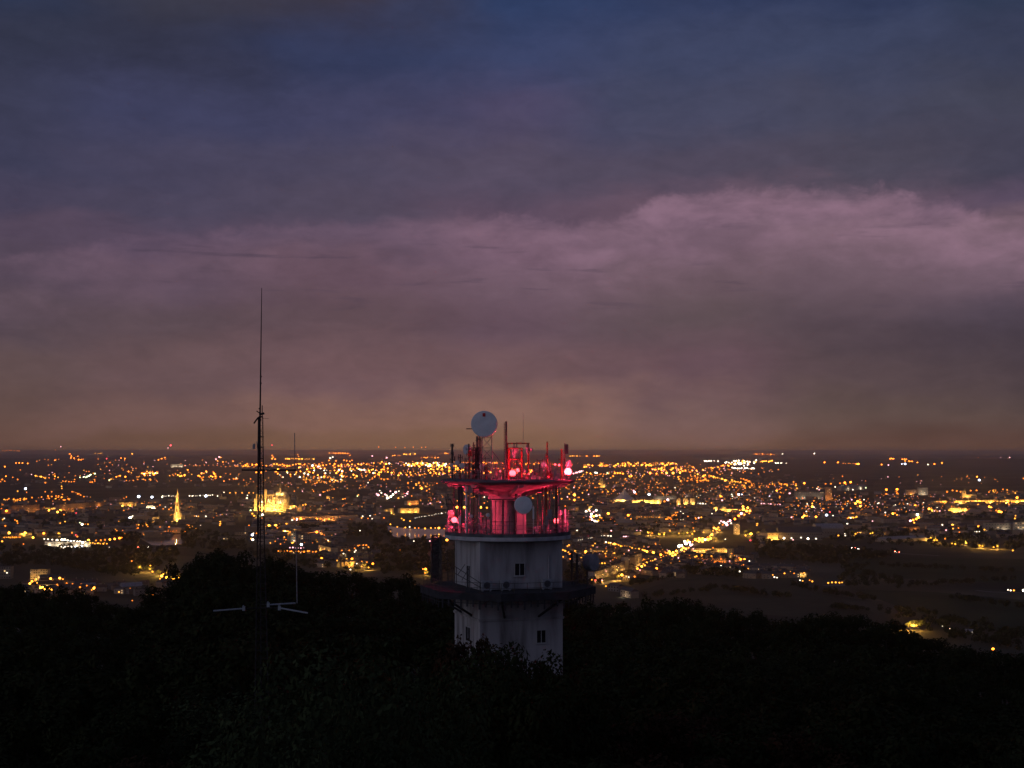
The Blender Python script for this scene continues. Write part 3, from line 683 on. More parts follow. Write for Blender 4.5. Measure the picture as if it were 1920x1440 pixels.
for (u_, va, vb_, r_) in ((486.4, 780, 876, .05), (485.2, 876, 1010, .03)):
    m = MB(); m.cyl(Q(u_, va, MY-.1), Q(u_-.4, vb_, MY-.1), r_, n=8); m.build('feeder_pipe', M['mast_steel'], rm)
m = MB(); m.cyl(Q(487.5, 790), Q(490.7, 540), .065, .022, n=8); m.build('top_rod', M['mast_steel'], rm)
for v in (706, 718.5): 
    p = Q(489.2-(v-706)*.02, v); m = MB(); m.ball(p, .085, 8, 6, .8); m.build('collar', M['mast_steel'], rm)
m = MB()
m.cyl(Q(481,770.5), Q(492,778), .04, n=5); m.cyl(Q(486,777), Q(495.5,775), .09, n=6); m.cyl(Q(476,794), Q(484,783), .06, n=5); m.cyl(Q(484,783), Q(493,781), .06, n=5)
m.cyl(Q(491.7,760), Q(491.7,780), .035, n=5); m.cyl(Q(485,766), Q(489,767), .05, n=5); m.cyl(Q(492,784.7), Q(504,784.7), .012, n=4); m.build('clamp_head', M['mast_steel'], rm)
m = MB(); m.box((Q(481.3,0).x, MY-.25, Q(0,842).z), (Q(485.4,0).x, MY-.05, Q(0,832).z)); m.cyl(Q(481.4, 827), Q(484, 850), .03, n=5); m.build('junction_box', M['grey'], rm)
for v in (819, 838.5, 860):
    m = MB(); m.cyl(Q(483.5, v, MY-.1), Q(494.5, v, MY-.1), .035, n=5); m.build('spreader', M['mast_steel'], rm)
m = MB(); m.cyl(Q(454, 881.5, MY-.1), Q(553.5, 881.5, MY-.1), .065, n=6)
m.cyl(Q(454, 879.5, MY-.1), Q(454, 882.5, MY-.1), .04, n=5); m.cyl(Q(488,873,MY-.1), Q(520, 881, MY-.1), .015, n=4); m.build('cross_arm', M['mast_steel'], rm)
e = empty('whip_antenna', Q(556, 1130, MY-.1), 'long thin whip antenna hung beside the radio mast from its cross arm', 'whip antenna')
m = MB(); m.cyl(Q(557, 1131, MY-.1), Q(552.2, 812, MY-.1), .038, .03, n=6); m.build('rod', M['steel'], e)
m = MB(); m.ball(Q(553.4, 881.5, MY-.1), .07, 8, 6); m.ball(Q(554.6, 952, MY-.1), .04, 8, 6); m.build('clamp', M['mast_steel'], e)
# three white log antennas at tree-top height
for i, (a, b, l) in enumerate((((457,1141),(400,1145.5),'white cylindrical antenna pointing left from the radio mast'), ((503,1134),(554,1131),'white cylindrical antenna pointing right, the upper of two'), ((524,1140),(577,1149.5),'white cylindrical antenna pointing right and down, the lower of two'))):
    Yb = MY-.9; Yt = MY-.9-(.2, -.5, .8)[i]; A = Q(*a, Yb); B = Q(*b, Yt); d = (B-A).normalized()
    e = empty('log_antenna', A, l, 'antenna', 'white cylindrical antennas on the radio mast')
    m = MB(); m.cyl(A, B, .055, .062, n=12); m.build('radome', M['boom'], e)
    m = MB(); n_ = int((B-A).length/.16)
    for k in range(n_): p = A+d*(.16*k+.08); m.cyl(p-d*.02, p+d*.02, .069, n=10)
    m.build('ribs', M['grey'], e)
    m = MB(); m.box((A.x-.10, A.y-.07, A.z-.16), (A.x+.10, A.y+.07, A.z+.16)); m.box((A.x-.06, A.y-.1, A.z+.16), (A.x+.02, A.y+.02, A.z+.24)); m.build('bracket', M['boom'], e)
    g_ = Q(488, a[1]-1, MY); m = MB(); m.cyl(A, g_, .04, n=6); m.build('arm', M['mast_steel'], e)
# ================================================================== lamps of the town
CL = {'o','y','w','b','r','g','p'}
LAMPS = []   # (u, v, s, c, desc, group)
rl = random.Random(11)
def P(desc, grp, txt):
    for q in txt.split(';'):
        q = q.split(',')
        if len(q) < 3: continue
        LAMPS.append((float(q[0]), float(q[1]), float(q[2]), q[3] if len(q) > 3 else 'o', desc, grp))
def ROW(desc, grp, u0, v0, u1, v1, n, s, c='o', j=.5):
    n = max(2, min(n, int(math.hypot(u1-u0, v1-v0)/3.3)+1)); j *= 1.2
    for i in range(n):
        t = (i+rl.uniform(-.4, .4))/max(1, n-1)
        LAMPS.append((u0+(u1-u0)*t, v0+(v1-v0)*t+rl.uniform(-j, j), s*rl.choice((.6,.8,.9,1,1.1,1.4)), c, desc, grp))
def CLU(desc, grp, cx, cy, rx, ry, n, s, c='o', alt='y'):
    for i in range(n):
        a = rl.uniform(0, 6.283); r = math.sqrt(rl.random())
        LAMPS.append((cx+rx*r*math.cos(a), cy+ry*r*math.sin(a), s*rl.choice((.6,.7,.8,1,1,1.3,1.5)), rl.choice(c+c+alt), desc, grp))
g1 = 'lamps of the left outskirts'
d = 'small orange street lamp in the dark country left of the radio mast, near the horizon'
ROW(d,g1,5,845,35,845.5,8,.4); P(d,g1,'84,861,.5;90,862,.5;103,863,.8;110,861,.6;148,861.5,.8;155,861,.6;184,860.5,.7;200,860,.8,r;227,859,.9;234,860,1.1;248,851,.9,y;270,867,.6;297,862,1;303,860,1;309,858,.9;9,875,1;38,881,.7;104,844,.4;114,837.5,.6,p')
P(d,g1,'131,851,1.1;134,855,.9;133,858.5,1.1;139,859,.9;146,856,.8;147,862,.9;152,862,.8;156,861,.7;140,861,.6;411,857,1.4,p;405,861,1,p;414,858,1.1;408,864,.9;418,866,.8;424,866,.7;437,865,.9;30,868,.8;36,868,.9;42,868,.9;52,869,.9')
ROW(d,g1,180,850.3,192,850,5,.7,'y',.3); P(d,g1,'4,899,1.6;11,893,.9;24,895,.9;33,899,1.1;1,903,.9;9,902,.9')
d = 'greenish gold lamp on the curved road far left, below the horizon'; g = 'lamps on the curved road far left'
ROW(d,g,66,892,85,896,8,.9,'y',.6); P(d,g,'92,896,.8;103,893,.9;102,898,.8;109,895,1,y;85,905,1.4;86,903,.9;118,902,.9;123,902.5,1;129,903,.9;134,903.5,.9;139,903,1;140,899,.9;150,895,.9,g;157,894,.9,g;161,895,1.3,g;163.5,893.5,1.6,g;167,892,1.1,g;170,890,.9,g;178,888,.9,g;162,884,.7;167,884,.7;169,904,1;173,904,1.4;177,899,.9;178,902,.8')
ROW(d,g,115,907,116,916,6,1.,'y',.4)
d = 'orange street lamp in the scattered suburb between far left and the radio mast'; g = 'lamps of the scattered left suburb'
P(d,g,'205,900,1.4,g;208,898.5,1.2,y;211,897,.9;218,894,.8;225,892,1;241,884,1;255,878,.7;235,894,1.4;237,901,.9;243,901,.7;250,901,1;258,899,.9')
CLU(d,g,280,887,18,5,24,.9,'o','yw'); CLU(d,g,330,891,20,6,15,.8); CLU(d,g,392,892,26,9,26,.9); CLU(d,g,278,899,10,2,6,.8)
P(d,g,'352,881,1;401,887,1.1;402,889,1;420,902,1.4;430,899,.8;438,898,1.5;442,898,1.4;445,897.5,1.3;457,900,.8;470,898,1;460,872,1.2;465,874,1;473,872,1'); ROW(d,g,345,872,478,875,18,.55,'o',1)
d = 'warm lamp in the band of houses at mid left'; g = 'lamps in the band of houses at mid left'
P(d,g,'33,921,1.1,y;48,916,1.8,b;50,923,.8;85,922,.9;97,922,.9;105,930,1;110,930,.9;117,927,.9;60,933,1.2;78,932,1.1;90,930,1.2;97,931,1.2;46,936,1;33,937,1.5;38,935,1.2;29,938,1')
ROW(d,g,135,922,156,930,9,1.1,'o',1); CLU(d,g,35,937,30,3,14,1.,'o','y'); CLU(d,g,108,935,24,5,16,.9); 
d = 'cold white stadium lamp left of the glowing spire'; g = 'cold white lamps left of the radio mast'
P(d,g,'260,931,3.2,b;285,932,2.3,b;304,932,1.6,w;386,930,2.6,b;408,930,1,w'); ROW(d,g,306,930,328,930,8,.7,'w',.4); ROW(d,g,356,930,397,928.5,13,.8,'w',.4)
d = 'lamp in the row between the glowing spire and the glowing cathedral'; g = 'lamps between spire and cathedral'
P(d,g,'414,931,2,p;414,924,1;420,923,.8,w;431,924,1,y;442,924,1,y;454,924,1,y;467,924,1,y;475,924,.8,y;463,934,1.6,w;365,968,1,y;368,968,1,w;372,968,.9,y;386,968,1.3,w;354,985,.8;376,985,.7,w;413,978,1.1,y;413,982,1.4,y;412,985,1,y;237,932,.8;232,934,.7')
d = 'lamp among the long orange blocks at the left'; g = 'lamps among the long orange blocks'
P(d,g,'38,955,1.3;92,957,1.7,y;113,957,2.2,y;108,960,1.8,y;12,958,2.2;17,957,1.6;3,954,1.2;120,965,1;77,958,1;240,957,1.5;232,957,.8;241,963,.7;266,944,1.2,y;257,943,1.2;270,945,1.3;243,941,1.1,y;229,943,1,y;226,944,1;223,946,.9;300,947,1;310,951,1,w;317,955,1.2;321,952,1;306,954,.8;143,962,1.1,r;5,974,1.1,y;8,972,.9,w;142,1003,.9,r')
P(d,g,'245,970,2.1,w;249,968,1.6,w;242,971,1.2,b;154,983,2,w;165,983,1,y;150,980,.9,g;113,981,.9,y;122,978,1,y;32,977,1.2,y;33,981,1;28,975,.8;10,986,1.4;257,992,1.5;259,990,1;260,984,1,y;275,984,1,y;277,987,.8;230,995,1;237,997,1.1,y;233,998,.9;317,988,1.4;219,995,.8;180,999,.7;300,988,.8;303,987,.8')
d = 'gold lamp in front of a lit tree left of the white lit depot'; g = 'gold lamps left of the depot'
P(d,g,'17,999,2.2,y;47,999,2.2,y;82,1000,2,o;110,1000,1.6,y;135,999,1.2;62,1008,1.8,y;4,1015,1.6,y;27,1020,1.1,y;44,1020,.9'); ROW(d,g,9,1008,38,1007,12,.9,'o',.3)
d = 'white lamp in the bright row along the depot at the left'; g = 'white lamps along the depot'
P(d,g,'83,1010.5,1.2,w;90,1011,1.3,w;98,1012,1.5,w;107,1013,2,w;116,1012,2.2,w;121,1012,2.6,w;127,1014,2,w;133,1015,2,b;139,1015,1.8,w;145,1016,2,w;150,1016,2,w;155,1017,2.2,w;160,1016,1.6,w;166,1013,2.4,y;169,1018,1.6,y;145,1006,1.4;135,998.5,1;115,1025,.9,w;122,1025,1.3,w;128,1025,1.5,w;134,1025,1.2,w;141,1025,1.2,b;153,1024,2.3,b;149,1026,1.2,w;113,1030,1.3,y;205,1026,.7,w;119,1027,.8,w')
d = 'orange lamp in the curved row right of the depot'; g = 'orange lamps right of the depot'
P(d,g,'180,1013.5,1.4;189,1013,1.5;197,1012,1.3;206,1011.5,1.7;215,1010.5,1.8;224,1009,1.9;228,1008,1.2'); ROW(d,g,174,1019,200,1019,9,.9,'y',1.4)
d = 'lamp near the small park at the lower left'; g = 'lamps at the lower left park'
P(d,g,'247,1052,1.1;262,1063,1.3,y;282,1061,1.6,y;281,1067,1.1,y;307,1076,1.8,y;337,1083,2.2,y;312,1086,1.2,y;300,1085,1.2,y;321,1085,1.2,y;329,1084,1.4,y;365,1090,1.6,y;119,1119,.01'.replace(';119,1119,.01',''))
d = 'lamp among the houses below the pale apartment block at lower left'; g = 'lamps at the lower left houses'
P(d,g,'60,1090,1.8;66,1088,1.6;70,1093,1.4,y;95,1085,1.8,y;100,1088,1.2,y;112,1084,2,y;118,1086,1,y;136,1095,1.2;143,1097,1.5;163,1098,1.4;177,1101,1.6,y;172,1106,1,y;80,1101,1.8,y;85,1103,1.6,y;92,1103,1.6,y;75,1099,1.2,y;111,1101,1.5;108,1098,1;152,1095,.9;13,1074,1.1,w;58,1073,.9,w;68,1074,1,y;78,1076,.9,y')
P('lamp of a lone house at the foot of the forest on the lower left','lamps at the forest foot','287,1115,2,o;292,1115,1.4,o;223,1110,1.4,y;248,1126,.8,o;244,1103,.7')
P('lamp added along the thin river bridge below the glowing spire','added lamps on the bridge',';'.join('%.1f,%.1f,.5,o' % (263+i*5.2, 1000-i*.37) for i in range(14)))  # row added so the deck reads as a lit line
ROW('gold lamp in the street running up from the tower deck to the avenue','lamps of the rising street',1205,1058,1256,1040,9,1.1,'y',.8)
P('extra gold lamp added to brighten the park clearing at the lower left','added lamps of the park clearing','303,1080,2.2,y;313,1083,2.4,y;325,1085,2.4,y;333,1080,2.,y;286,1072,1.5,y')  # extra lamps, added to make the clearing a brighter yellow patch
P('extra gold lamp added to brighten the yards below the pale apartment block','added lamps of the glowing yards','76,1102,2.2,y;84,1106,2.4,y;96,1106,2,y;56,1094,1.8,y;107,1096,1.6,o;125,1094,1.6,o;150,1101,1.6,o;176,1103,1.9,y')  # more lamps put in to brighten the yards
# centre
g = 'far lamps between radio mast and tower'; d = 'small lamp at the horizon between the radio mast and the tower'
P(d,g,'510,834.5,.7,r;510,854,1;510,860,1.1,y;516,861,1.1;512,857,.9;558,852,.8;560,856,.8;553,852,.7;619,859,1.6,w;624,857,1.2,w;617,863,1;630,864,1.1;645,863,.9;650,864,.9;656,865,.8;660,863,.8;656,854,.8;698,855,1.1,p;725,858.5,1.7,p;710,838,.6;320,835,1.1,r;315,840,.6,p')
ROW(d,g,536,860,588,861,18,.85,'y',.5); ROW(d,g,618,849.5,655,850,12,.8,'o',.3); ROW(d,g,737,854,750,854,5,.8,'o',.3); ROW(d,g,758,852,777,851.5,6,.8,'y',.4); ROW(d,g,790,858,820,858,8,.8,'o',.5); ROW(d,g,825,850,845,851,6,.7,'o',.5); ROW(d,g,743,839,800,839,5,.4,'o',.5)
g = 'lamps of the far town'; d = 'warm lamp in the dense far town behind the cathedral'
ROW(d,g,455,872,700,871,46,1.,'o',2.2); P(d,g,'597,875,2.1,p;586,873,1.8,b;562,870,1.6,y;533,873,1.3;640,871,1.2;672,870,1;713,869,1.6,y;716,866,1.3,y;724,870,1.9,y;730,869,1.4,w;443,897,1.4,w;700,887,1.3,w;720,880,1.1;678,881,1.4,w;683,881,1.2,w;674,880,1.2,w')
CLU(d,g,600,886,130,11,100,.85,'o','yw'); CLU(d,g,605,900,42,7,46,1.,'o','yyw'); CLU(d,g,690,886,60,14,40,.8); CLU(d,g,790,887,60,8,30,.7)
d = 'gold lamp in the brightest far quarter just left of the tower top'; g = 'gold lamps of the brightest far quarter'
CLU(d,g,795,871,42,4.5,60,1.2,'y','ow'); CLU(d,g,840,878,45,5,44,1.1,'y','o'); CLU(d,g,905,884,110,7,36,.9,'y','o'); ROW(d,g,855,868,1040,869,34,.85,'o',1.5)
P(d,g,'781,869,2.2,y;790,872,1.6,y;715,898,1.4,o;720,899,1.5,o;727,898,1.3,o')
g = 'lamps around the cathedral'; d = 'lamp in the old quarter around the glowing cathedral'
P(d,g,'552,921,.9;567,921,.8,p;588,921,.9;600,928,1.4,p;492,965,1.8,w;525,963,1.2,y;470,957,1.6,g;473,963,1.6,y;476,967,1.4,y;488,968,1.6,g;484,966,1.2,y;491,972,1;505,974,.9;519,976,1.2,y;573,946,1.4,y;568,947,1.2,y;497,925,1.2,w;464,929,.8,w;560,954,.7'); ROW(d,g,606,922,626,917,9,.8,'o',.6)
P(d,g,'643,936,1.1,y;647,935,1;614,934,1,y;624,934,1,y;670,930,.9,g;672,928,.9,y;676,910,.8;693,900,.8;690,905,.9,w;685,912,.8')
g = 'white fairground lamps'; d = 'pinkish white lamp in the bright festive square left of the tower'
P(d,g,'727,934,3.4,w;709,928,2.1,p;706,926,1.3,p;715,924,1.5,w;722,927,1.6,p;732,921,1.3,p;742,923,2.1,p;737,927,1.7,w;733,931,1.8,w;740,932,1.5,y;747,934,1.4,y;725,929,1.6,w;718,932,1.6,y;712,920,.9,w;757,925,1.2,r;763,926,1.7,p;760,930,1.2,p;765,922,1.1,p;755,932,1,w;748,921,1.2,w;772,930,.9')
g = 'lamps left of the tower'; d = 'orange lamp in the quarter right behind the festive square'
P(d,g,'790,916,1.7,y;800,920,1.1;805,917,1;765,905,.9'); CLU(d,g,790,910,35,7,26,.8); CLU(d,g,810,935,30,12,22,.7,'o','yp'); P(d,g,'825,942,1.2,p;839,937,1.2;834,945,.9,w;828,950,1')
g = 'avenue lamps'; d = 'warm lamp along the bright building row between cathedral and river'
ROW(d,g,548,973,672,973,15,1.5,'o',.8); P(d,g,'556,974,2.3,p;546,978,2.1,y;548,975,1.6,w;617,973,1.6,y;680,968,1.2,w;678,971,1.1,y;690,972,.8'); ROW(d,g,542,981,497,986,9,1.3,'y',1.2); P(d,g,'520,990,1.3;507,996,.9;510,1005,1.3,y;511,1008,1,y;516,1015,.8;467,985,.8;560,992,1.3,w;544,998,.9;675,995,.9,w')
g = 'lamps of the lower centre'; d = 'lamp around the pale low blocks between radio mast and tower'
P(d,g,'594,997.5,2.6,o;473,1003,2.1,b;475,1000,1.2,w;474,1012,2,w;471,1010,1.3,y;481,1000,1;548,1018,1.6,y;550,1017,1,y;565,1021,2.2,b;536,1012,.8;555,1014,.8;526,1020,.9;507,1018,1,y;533,1007,.9,y;616,1015,1,y;615,1013,.8,w'); ROW(d,g,520,1033,592,1034,14,1.2,'o',.7); ROW(d,g,545,1027,570,1027,6,1.,'p',.6)
g = 'lamps of the near centre houses'; d = 'gold lamp in the small quarter at the forest edge left of the tower'
P(d,g,'603,1047,2.2,o;629,1041,1.7,y;620,1043,1.3,y;633,1047,1.2,y;660,1048,2,o;650,1048,1,y;644,1038,1,w;657,1068,1.2,w;655,1063,1,y;669,1057,1,w;678,1053,1.2,y;688,1054,.9;699,1057,1.9,o;691,1064,1.2,y;691,1026,1.2;678,1062,1,y;632,1051,1.2,y;750,1031,.6;798,1067,2.2,o;797,1074,1.3,o;793,1067,1,y;838,1012.5,2.1,y;806,1014.5,1.2,p;776,1014.5,.9,w')
ROW(d,g,641,1024,687,1022,12,1.,'o',.5); P(d,g,'665,1028,1;667,1032,1.2,w;665,1035,1,w;655,1032,1;641,1032,.8')
g = 'river bank lamps'; d = 'warm lamp on the far river bank left of the tower'
ROW(d,g,777,971.5,835,961,14,.7,'w',.5); P(d,g,'732,983,1.2,y;745,988,1,y;760,989,1.3,y;768,988,1.1,w;778,990,.9,y;785,990,.9;797,991,1.6,y;808,990,1.3,y;816,990,.9,y;823,990,1.8,y;833,991,1;720,971,1.1;722,967,1;757,975,1.4,y;769,977,1.2,y;753,972,1,y;694,967,1.2,w;698,973,1,w;717,967,.8')
g = 'lamps seen through the gallery'; d = 'large yellow white lamp of the town seen through the tower gallery poles'
P(d,g,'857,951,2.6,y;871,951,2.6,y;901,951,2.8,y;913,952,1.6,y;913,924,1.4,w;908,932,1,w;872,926,1.6,y;858,939,1.2,y')
CLU('small lamp of the town glimpsed through the tower gallery','lamps glimpsed through the gallery',935,930,90,14,26,.7); CLU('small lamp of the town glimpsed through the tower gallery','lamps glimpsed through the gallery',1030,925,26,18,18,.7)
# right of the tower
g = 'far lamps right of the tower'; d = 'small orange lamp at the horizon right of the tower'
ROW(d,g,1068,855,1088,855,5,.8,'y',.3); P(d,g,'1100,855,1.1;1114,855,1.1;1119,855,1.1,y;1123,855,1.1,y'); ROW(d,g,1413,851,1452,852,12,.6,'o',.3); P(d,g,'1467,851,.8,w;1445,852,1.2;1527,850.5,.9,w;1546,867,1.4;1571,867,1.4;1653,871,1.1;1666,872,.9,p;1740,871,.8,w;1752,870,1.2;1766,868,1.3;1720,867,.8;1697,870,2.2,b;1691,870,.8,b;1704,864.5,1;1710,865,1;1832,894,1.2;1836,900,1.7,b;1817,897,.7;1919,897,1.4;1876,858,.7,p;1893,858,.8,p;1834,858,.4')
ROW(d,g,1582,869,1605,869.5,6,.5,'o',.3); P(d,g,'1606,870,1.2;1609.5,870,1.8,y;1669,860,1.3;1672,860,1.4;1675,860,1.2;1692,861,1.1;1696,861,1.2;1699,861,1;1697,864,1;1706,865,.8')
g = 'gold lamp band right of the tower'; d = 'gold lamp in the far bright band right of the tower top'
CLU(d,g,1100,873,12,3,8,.8); CLU(d,g,1130,873,8,4,10,.8); ROW(d,g,1150,872,1266,870,30,.95,'y',2.2); ROW(d,g,1168,868,1260,870,14,.9,'o',1); ROW(d,g,1076,888,1094,882,9,1.1,'p',.5)
P(d,g,'1080,886,1.6,p;1090,884,1.6,w;1116,886,1.3,w;1119,886.5,1.2,w;1139,887,1.6,g;1153,887,1.4;1158,887,1.5;1163,887,1.3;1168,888,1.3;1180,893,1,y;1184,892.5,1.1,y;1219,887,2.4,o;1231,888,1.4;1241,886,1.2;1250,886.5,2,y;1262,887,2.6,y;1275,886,1.8,y;1280,883,1.4;1285,882,1.2;1298,882,1.2;1306,882,1.1;1318,881,1.2;1300,876,.9')
CLU(d,g,1250,879,30,3,26,.9,'o','y'); CLU(d,g,1115,890,50,6,18,.6)
g = 'cold lit estate at the far right'; d = 'white lamp in the brilliant far estate right of the tower'
ROW(d,g,1322,865,1345,864,9,1.1,'w',.7); CLU(d,g,1390,867,32,3.5,40,1.,'w','yo'); P(d,g,'1378,870.5,2.4,w;1387,870,2.6,b;1379,865,1.6,w;1402,871,1.4,b;1418,863,1.5,w;1393,864,1.2,y;1395,873,1.2,w'); ROW(d,g,1427,865,1447,864.5,10,1.1,'y',.9); ROW(d,g,1453,868,1473,868,5,.8,'w',.3); ROW(d,g,1330,878,1385,869,24,.85,'o',1.2); ROW(d,g,1372,877.5,1415,878,16,1.1,'w',.8)
g = 'lamps of the estate on the slope'; d = 'orange lamp in the crowded slope estate above the avenue'
CLU(d,g,1305,897,38,8,52,.95,'o','y'); ROW(d,g,1346,895,1372,904,14,1.3,'y',.8); ROW(d,g,1372,900,1386,905,6,1.2,'y',.8); ROW(d,g,1390,897,1412,906,8,1.2,'o',.6); CLU(d,g,1385,910,28,7,26,1.,'o','y'); CLU(d,g,1455,912,45,10,32,.8); P(d,g,'1456,920,1.7;1410,911,1.6;1424,914,1.3;1473,908,1.2;1462,907,1.3;1443,908,1')
g = 'lamps right beside the tower'; d = 'orange lamp in the quarter just right of the tower gallery'
CLU(d,g,1085,915,40,22,52,.75,'o','yp'); P(d,g,'1077,928,2.9,y;1077,937.5,1.8,o;1093,937,1.2;1053,935,1.2,y;1068,936,1;1124,907,1.6,y;1128,906,1.4,y;1116,914,1;1152,918,1;1190,923,2,p;1188,920,1.6,p;1193,926,1.2;1217,927,2.4,b;1233,914,1;1175,901,.9;1130,922,1.2;1140,922,1.1,y;1150,921,1;1086,899,1')
CLU(d,g,1190,905,60,14,26,.6); CLU(d,g,1280,920,70,12,28,.6,'o','wp')
g = 'lamps of the hall quarter'; d = 'lamp among the long halls and tower blocks right of the tent roof'
P(d,g,'1195,938,1.6,y;1204,939,1.6,y;1217,939,1.1,y;1252,937,2.1,p;1246,940,1.6;1286,941,2.2,w;1325,925,1.6,w;1352,932,3,o;1350,929,1.5,y;1354,938,1.6,p;1372,927,1,w;1385,927,1.8,b;1391,927,1.4,b;1443,931,1.4,b;1480,925,1.3,p;1401,937,1.2;1415,934,.9,w;1334,943,1.1;1304,971,1'); ROW(d,g,1310,944,1322,945,6,1.2,'w',.4); ROW(d,g,1428,944,1462,946,10,.8,'p',.5); CLU(d,g,1420,930,60,10,26,.6,'o','wp')
g = 'lamps of the lit church square'; d = 'pink white lamp in the dazzling church square just right of the tower'
P(d,g,'1099,959,1.8,w;1102,962,2,w;1106,958,1.5,p;1109,964,2.2,w;1113,960,1.6,p;1118,957,1.9,w;1121,961,1.4,y;1108,969,1.9,p;1113,968,1.7,y;1118,967,1.8,w;1124,966,1.4,w;1110,974,1.7,p;1115,977,2,w;1119,979,2.4,w;1122,976,1.6,y;1125,970,1.3,y;1104,955,1.2,w;1128,971,1.2;1106,974,1.2')
g = 'single orange lamps right of the square'; d = 'single large orange lamp on the dark long roof line right of the church square'
P(d,g,'1140.5,963,2.6,y;1178,966,2.2,o;1183,973,1,y;1145,974,1;1060,949,1;1082,994.5,1.2,w;1276,959,.9,w;1290,968,.8'); ROW(d,g,1195,969,1242,970,12,.6,'y',.3)
g = 'lamps of the dark quarter'; d = 'orange lamp in the wooded quarter above the long avenue'
ROW(d,g,1245,975,1270,960,12,1.,'o',1.2); P(d,g,'1276,981,1.4,p;1284,987,1.5,y;1310,971,1.6,p;1315,970,1.3,y;1305,973,1.2;1281,963,.9,w;1256,971,1.2;1268,966,1.1;1249,974,1.3;1146,995,1.4,p;1194,995,1,p;1201,995,1,p;1300,990,.9;1241,976,1,y;1335,963,.8,w;1103,1006,1.5,r'); CLU(d,g,1270,978,40,10,16,.6,'o','w')
g = 'lamps of the star shaped crossing'; d = 'brilliant orange gold lamp at the lit crossing by the domed building'
P(d,g,'1394,955,2.9,y;1400,958,2.6,y;1405,963,2.4,o;1390,963,2.6,p;1396,966,2.5,y;1387,958,1.9,y;1385,967,1.9,o;1402,952,1.8,y;1378,973,2.0,o;1393,950,1.7,y;1406,958,1.8,y')
P(d,g,'1352,977,1.6,p;1357,979,1.7,p;1361,981,1.9,w;1365,978,1.6,p;1369,976,1.7,p;1363,984,2.2,p;1355,984,1.4;1371,981,1.4,w;1349,981,1.2,w')
g = 'lamps of the upper avenue'; d = 'gold lamp at the upper end of the long bright avenue'
P(d,g,'1339,990,1.8,y;1343,992,1.7,y;1347,989,1.6,y;1349,994,1.4,y;1337,995,1.1,y;1335,1002,1.8,y;1331,1005,1.4,y;1327,1007,1.2;1408,1001,2.6,y;1398,1004,1.3,y;1420,982,1.4,y;1412,1005,1.1,y;1407,1013,1.3,r;1419,985,1,y;1360,1011,.9,w;1256,995,1.5,y;1246,999,1,y;1236,1002,1.1,y;1223,1000,1.2;1216,999,1.1,y;1298,1001,1.2,y;1302,996,1.2,y;1289,999,1.2,y;1273,1000,1.1,y;1319,998,1.2,y')
g = 'lamps of the bright avenue'; d = 'brilliant lamp in the widest bright part of the long avenue'
P(d,g,'1273,1024,3.6,w;1278,1023,2.4,w;1286,1019,3.8,w;1284,1015,2.4,w;1293,1017,2.2,p;1295,1022,2.6,p;1290,1014,1.9,y;1281,1027,2.0,y;1286,1029,1.9,y;1278,1031,2.2,y;1268,1033,1.9,y;1262,1036,2.0,y;1257,1038,2.0,y;1252,1037,1.6,y;1266,1040,1.8,y;1261,1042,1.8,y;1255,1034,1.7,y;1248,1036,1.4;1270,1037,1.4,y;1239,1040,2.2,o;1225,1036,2.5,y;1272,1046,1.2,p;1283,1034,1.3,y;1291,1027,1.4,y;1298,1021,1.6,w')
ROW(d,g,1300,1014,1332,1009,14,1.9,'y',2.4); P(d,g,'1311,1010,2.2,y;1317,1015,2.0,y;1322,1012,1.7,w;1328,1013,1.4,y')
g = 'lamps on the curved road'; d = 'gold lamp on the curved road leading to the bright avenue'
ROW(d,g,1137,1017,1190,1028,15,1.15,'y',.6); P(d,g,'1136,1016.5,1.6,w;1145,1018,1.4,w;1152,1020,1.7,y;1164,1024,1.5,y;1170,1026,1.3,y;1205,1031,1.6,y;1209,1033,2,y;1213,1034,1.8,y;1179,1032,1.1,p;1198,1029,1.3,y;1116,1019,1.1,y;1112,1023,.9'); ROW(d,g,1085,1013,1110,1008,9,.5,'w',.4); ROW(d,g,1129,1005,1146,1005,10,1.1,'w',.3); ROW(d,g,1168,1006,1178,1006,4,.8,'p',.3)
g = 'lamps of the near right quarter'; d = 'lamp among gold lit houses just right of the tower shaft'
P(d,g,'1068,1040,2.3,o;1066,1036,1.6,y;1060,1033,1.5,y;1055,1031,1.3,y;1067,1022,1.4,y;1064,1024,1,y;1056,1044,1,y;1098,1034,1.7,y;1097,1037,1.2,y;1078,1033,1,y;1112,1023,1.1,y;1119,1036,1.1;1130,1035,1.2,y;1138,1034,1.2,y;1135,1038,1.1,y;1148,1035,1.5,y;1152,1037,1.4,y;1136,1043,.9;1069,1048,1;1090,1046,1.3,y;1123,1056,1.3,y;1129,1056,1.5,y;1134,1056,1.2,y;1230,1022,1.3,y;1237,1022,1.1,y;1229,1019,1')
g = 'lamps of the long block street'; d = 'gold lamp in the street in front of the long apartment block'
P(d,g,'1214,1057,2.1,o;1209,1060,1.6,y;1203,1062,2,y;1195,1066,1.9,o;1200,1069,1,p;1207,1049,1.3,o;1231,1066,2.2,o;1166,1078,2.4,y;1160,1080,1.2,y;1190,1081,1.6,o;1179,1082,1,w;1112,1072,1.2,p;1136,1071,1,p;1129,1091,1,y;1136,1099,1.2,y;1116,1088,1.4,r;1110,1087,1.2,y;1129,1088,1.1,p')
g = 'lamps of the school grounds'; d = 'lamp on the long lit school block right of the avenue'
